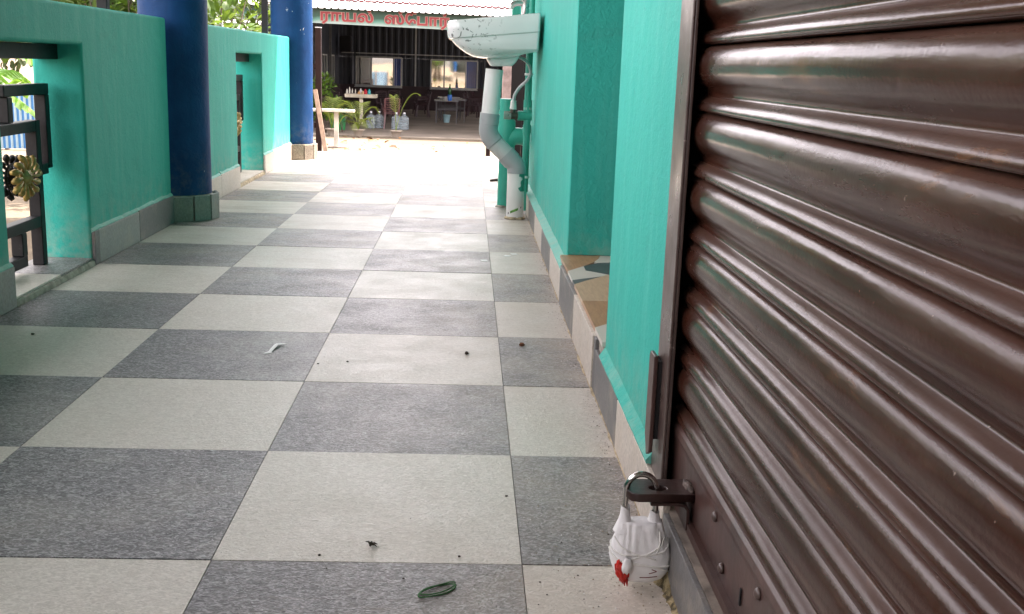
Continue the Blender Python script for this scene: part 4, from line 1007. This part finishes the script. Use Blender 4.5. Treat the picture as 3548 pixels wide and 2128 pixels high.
# chairs
M_chair = simple('dark_maroon_plastic', (.055,.022,.028), .4, var=.15); M_chair2 = simple('maroon_plastic', (.13,.055,.055), .4, var=.15)
def chair(mat):
    t = empty('plastic_chair')
    MB().box(-.22, .22, -.21, .21, .42, .445).build('seat', mat, t, bevel=.012)
    for sx in (-1, 1):
        MB().bar((sx*.23, -.23, 0), (sx*.19, -.18, .42), .04).build('leg', mat, t); MB().bar((sx*.23, .25, 0), (sx*.19, .19, .42), .04).build('leg', mat, t)
        MB().bar((sx*.20, .20, .42), (sx*.21, .30, .86), .04).build('back_post', mat, t)
        MB().tube([(sx*.21,.27,.66), (sx*.25,.05,.65), (sx*.24,-.16,.62), (sx*.21,-.19,.43)], .018, 6).build('armrest', mat, t)
    for k in range(6):
        z = .50+.066*k; pts = [(-.20,.205+.22*(z-.42),z), (-.10,.225+.22*(z-.42),z-.018), (0,.215+.22*(z-.42),z+.010), (.10,.225+.22*(z-.42),z-.018), (.20,.205+.22*(z-.42),z)]
        MB().tube(spline(pts, 4), .013, 6).build('back_slat', mat, t)
    MB().tube([(-.21,.30,.86), (0,.315,.885), (.21,.30,.86)], .022, 6).build('top_rail', mat, t)
    return t
ch0 = chair(M_chair)
CH = [(-1.75,38.2,-1.4,'dark plastic chair left of the table row, nearest the yard'), (-1.80,39.3,-1.5,'dark plastic chair left of the table row, second from the yard'), (-1.92,40.4,-1.3,'dark plastic chair left of the table row, farthest back'),
      (.05,39.3,1.4,'dark plastic chair right of the table row, nearest the yard'), (.15,40.6,1.6,'dark plastic chair right of the table row, second from the yard'), (.32,41.8,1.3,'dark plastic chair right of the table row, farthest back'),
      (-3.05,37.5,.5,'dark plastic chair behind the counter, under the first window'), (-2.75,38.8,.2,'dark plastic chair behind the counter, close to the window corner'), (-4.75,37.6,.2,'dark plastic chair at the left wall of the shed')]
for i, (x, y, a, lb) in enumerate(CH):
    c = ch0 if i == 0 else copy_tree(ch0); c.location = (x, y, FZ); c.rotation_euler.z = a; tag(c, lb, 'chair', 'dark plastic chairs in the shed')
c = chair(M_chair2); c.location = (-2.33, 30.75, FZ); c.rotation_euler.z = PI+.15; tag(c, 'maroon plastic chair with wavy slats beside the water bottles', 'chair')
# counter table with condiments
M_wwood = simple('weathered_white_wood', (.36,.33,.27), .7, var=.3, scale=5, bump=.3, bscale=20)
M_cwood = simple('pale_counter_wood', (.66,.60,.46), .7, var=.25, scale=5)
ct = empty('counter_table', (-3.30, 31.7, FZ), label='white plank counter on a single post with condiments on top', cat='table')
MB().box(-.47, .47, -.2, .3,   .83, .935).build('table_top', M_cwood, ct, bevel=.006); MB().box(-.05, .05, -.05, .05, .05, .829).build('leg', M_cwood, ct, bevel=.004); MB().box(-.24, .24, -.2, .2, 0, .05).build('base', M_conc, ct, bevel=.015)
cols = [((.75,.72,.62),'clear glass'), ((.70,.68,.60),'pale glass'), ((.66,.62,.55),'small glass'), ((.55,.50,.45),'dull glass'), ((.80,.78,.80),'white plastic'), ((.75,.42,.16),'orange plastic'), ((.68,.48,.25),'amber plastic'), ((.65,.03,.05),'red plastic'), ((.03,.42,.45),'turquoise plastic')]
for k, (cc, nm) in enumerate(cols):
    hgt = [.14,.20,.16,.15,.16,.10,.10,.15,.16][k]; rad = [.03,.025,.022,.022,.045,.04,.045,.05,.045][k]; xx = [-.41,-.33,-.25,-.16,-.01,-.05,.06,.14,.25][k]
    mb = MB().lathe([(rad*.9,0), (rad,.01), (rad,hgt*.6), (rad*.5,hgt*.8), (rad*.45,hgt)], n=14)
    o = mb.build('condiment_bottle', simple(nm.replace(' ','_'), cc, .35), smooth=True); o.location = (-3.30+xx, 31.55+(.1 if k == 4 else 0), FZ+.9355)
    tag(o, [nm+' bottle at the left end of the counter', nm+' bottle, second from the left on the counter', nm+' bottle, third from the left on the counter', nm+' bottle, fourth from the left on the counter', nm+' bottle behind the orange one on the counter', nm+' bottle in front of the white one on the counter', nm+' bottle left of the red one on the counter', nm+' bottle on the counter', nm+' tumbler at the right of the counter'][k], 'bottle', 'bottles on the counter')
# 20 litre water bottles
def plastic():
    n = NT('clear_blue_grey_bottle'); n.set(color=(.62,.72,.76), rough=.12, trans=.75, ior=1.25); return n.mat
M_jar = plastic(); M_cap = simple('white_cap', (.75,.76,.78), .4)
jm = MB().lathe([(.115,0), (.13,.015), (.133,.06), (.125,.075), (.133,.09), (.133,.15), (.125,.165), (.133,.18), (.133,.24), (.125,.255), (.133,.27), (.130,.335), (.10,.375), (.045,.405), (.032,.42), (.032,.445)], n=24).mesh('jar_body', M_jar, True)
cm = MB().lathe([(.036,.44), (.036,.485), (.03,.49)], n=16).mesh('cap', M_cap, True)
for x, y, lb in ((-2.90,30.5,'water bottle behind the palm, left one of the left pair'), (-2.68,30.75,'water bottle left of the maroon chair'), (-2.16,30.35,'water bottle behind the slender palm, left one of the right pair'), (-1.93,30.4,'water bottle standing at the right end of the row')):
    j = empty('water_bottle', (x, y, FZ), label=lb, cat='bottle', group='large clear water bottles on the slab'); inst('jar_body', jm, j); inst('cap', cm, j)
# pots and palms
M_pot = simple('cement_pot', (.30,.25,.20), .85, var=.2, scale=8)
def palm(x, y, label, fronds, n=18, pot=True):
    t = empty('potted_palm', (x, y, FZ if y > 27.55 else gz(y)), label=label, cat='plant', group='potted palms at the edge of the slab')
    MB().lathe([(.085,0), (.09,.01), (.135,.16), (.165,.165), (.168,.19), (.14,.19), (.13,.17), (.02,.16)], n=24).build('pot', M_pot, t, smooth=True)
    for az, L, rise, droop in fronds:
        mb = MB(); d = Vector((math.cos(az), math.sin(az), 0)); pts = []
        for i in range(n+1):
            q = i/n; pts.append(Vector((0,0,.17))+d*L*(q**1.25)*.62+Vector((0,0,1))*(rise*math.sin(min(1.57, q*1.75))-droop*q**3))
        mb.tube(pts, [.009*(1-.8*i/n)+.001 for i in range(n+1)], 5)
        for i in range(6, n+1):
            q = i/n; tg = (pts[i]-pts[i-1]).normalized(); s = tg.cross(Vector((0,0,1)));
            if s.length < .01: s = Vector((1,0,0))
            s.normalize(); ll = .34*math.sin(PI*min(1, .18+q*.75))
            for sd_ in (-1, 1):
                e = tg*.75+s*sd_*.8+Vector((0,0,-.15)); p = pts[i]; e.normalize(); w = s.cross(e).normalized()*0+tg*.0085
                mb.add([p-w, p+w, p+e*ll*.55+w*.9-Vector((0,0,.01)), p+e*ll-Vector((0,0,.05)), p+e*ll*.55-w*.9-Vector((0,0,.01))], [(0,1,2,4), (4,2,3)])
        mb.build('frond', M_palm, t)
    return t
palm(-2.93, 27.2, 'bushy potted palm with drooping fronds in front of the counter', [(.2,.85,.72,.25), (2.75,.75,.80,.12), (3.4,.85,.50,.35), (5.4,.6,.40,.3), (.5,.7,.45,.4), (4.4,.55,.3,.25), (1.3,.5,.75,.1), (2.3,.6,.55,.25)])
palm(-1.96, 27.25, 'slender potted palm with one long frond leaning right', [(.10,.95,1.02,.05), (2.6,.14,.88,.0)])
palm(-3.62, 27.2, 'potted palm half hidden behind the leaning plank', [(.6,.6,.75,.2), (2.6,.75,.75,.15), (3.6,.6,.6,.2), (1.5,.5,.85,.1), (5.0,.5,.5,.2)])
bush(-3.90, 27.9, -.36, .46, .50, 900, .13, M_leaf, 'dark green leafy plant beside the gate post', None, 'leafy_plant', 'plant', 14)
bush(-3.5, 28.4, -.66, .34, .24, 260, .11, M_leaf_d, 'low trailing leafy plant between counter and palms', None, 'leafy_plant', 'plant', 10)
o = MB().lathe([(.20,0), (.21,.02), (.25,.55), (.27,.56), (.27,.60), (.24,.60), (.235,.55), (.19,.03)], n=24).build('green_bin', simple('green_plastic', (.01,.25,.08), .4), smooth=True); o.location = (-3.72, 29.4, FZ); tag(o, 'green plastic tub behind the plank bench', 'tub')

# ------------------------------------------------------------------ yard: bench, plank, posts, fallen leaves
bn = empty('plank_bench', (-2.74, 20.9, gz(20.9)), label='white plank table on one post standing in the sand', cat='table')
attach(MB().box(-3.35, -2.38, 20.7, 21.0, -.385, -.335).build('table_top', M_wwood, None, bevel=.004), bn)
attach(MB().box(-2.785, -2.70, 20.82, 20.90, gz(20.9), -.386).build('leg', M_wwood, None, bevel=.003), bn)
attach(MB().box(-2.90, -2.50, 20.7, 21.0, gz(20.9)-.02, gz(20.9)+.03).build('base', M_bark, None, bevel=.01), bn)
o = MB().bar((-2.60,18.2,gz(18.2)-.02), (-2.85,18.6,.10), .075, .03, (0,1,0)).build('leaning_plank', simple('brown_plank', (.22,.15,.10), .8, var=.3, scale=12), bevel=.002); tag(o, 'brown wooden plank leaning against the dark gate post', 'plank')
M_gate = simple('dark_brown_gate_paint', (.014,.006,.005), .6, var=.2, spec=.12)
def gp(x, y, w, h, label):
    t = empty('gate_post', (x, y, gz(y)), label=label, cat='post', group='dark brown gate posts')
    MB().box(-w/2, w/2, -w/2, w/2, -.05, h).build('post', M_gate, t, bevel=.004); MB().box(-w/2-.004, w/2+.004, -w/2-.004, w/2+.004, h+.0005, h+.015).build('post_cap', M_alu, t, bevel=.003)
    for z in (.5, 1.0, 1.55): MB().tube([(-w/2-.018, -.02, z-.05), (-w/2-.018, -.02, z+.05)], .018, 8).build('hinge', M_gate, t)
gp(-2.80, 18.7, .10, 2.22, 'tall dark brown gate post beside the far blue column')
gp(.275, 17.7, .075, 1.30, 'short brown gate post seen below the grey drain pipe')
ps = MB().box(.318, .423, 11.95, 12.06, gz(12)-.05, 1.05).build('weathered_post', simple('pinkish_weathered_wood', (.36,.27,.25), .8, var=.3, scale=14, bump=.3), bevel=.004); tag(ps, 'pinkish weathered post behind the wash basin pipes', 'post')
pg = MB(); 
gd = empty('sheet_gate', (1.0, 12.3, gz(12.3)), label='black sheet metal gate beside the pinkish post', cat='gate')
for k in range(10): attach(MB().box(.43+k*.15, .578+k*.15, 12.25+(.012 if k % 2 else 0), 12.27+(.012 if k % 2 else 0), gz(12.3)+.05, 1.0).build('gate_panel', M_black, None), gd)
attach(MB().box(.43, 1.93, 12.245, 12.30, 1.0005, 1.05).build('gate_frame', M_gate, None), gd)
yw = empty('added_sheet_wall', (1.5, 8.3, gz(8)), label='dark corrugated sheet wall added out of view at the right to cut side light', cat='wall')  # unseen wall added to hold back light from the open right side
for k in range(52):
    y0_ = 4.25+k*.155; xx_ = 1.45+(.02 if k % 2 else 0)
    attach(MB().box(xx_, xx_+.015, y0_, y0_+.150, gz(y0_)-.1, 2.05).build('wall_sheet', M_black if k % 2 else M_gate, None), yw)
M_dry = [simple('orange_dry_leaf', (.20,.085,.02), .8, var=.3, scale=20), simple('brown_dry_leaf', (.10,.05,.022), .8, var=.3, scale=20), simple('yellow_dry_leaf', (.25,.17,.045), .8, var=.3, scale=20)]
def dry(mat):
    mb = MB(); leaf(mb, Vector((-.5,0,0)), Vector((1,0,.1)), Vector((0,0,1)), 1, .55, .22); leaf(mb, Vector((-.5,0,.006)), Vector((1,0,.1)), Vector((0,0,1)), 1, .55, .22); return mb.mesh('dry_leaf', mat)
DM = [dry(m_) for m_ in M_dry]
random.seed(21)
for k in range(46):
    x = random.gauss(-2.5, .7) if k < 36 else random.uniform(-3.2, .3); y = random.uniform(19.5, 26.6); s = random.choice((.06,.08,.10,.14,.20 if k < 30 else .12))
    o = inst('dry_leaf', DM[k % 3], None, (x, y, gz(y)+s*.12+.004), (random.uniform(-.5,.5), random.uniform(-.4,.4), random.uniform(0,6.3)), (s,s,s))
    tag(o, ['orange','brown','yellow'][k % 3]+' dry leaf fallen on the sand of the yard', 'leaf', ['orange','brown','yellow'][k % 3]+' dry leaves on the sand')
# compound wall and house far behind the camera, seen only in the window glass and the steel
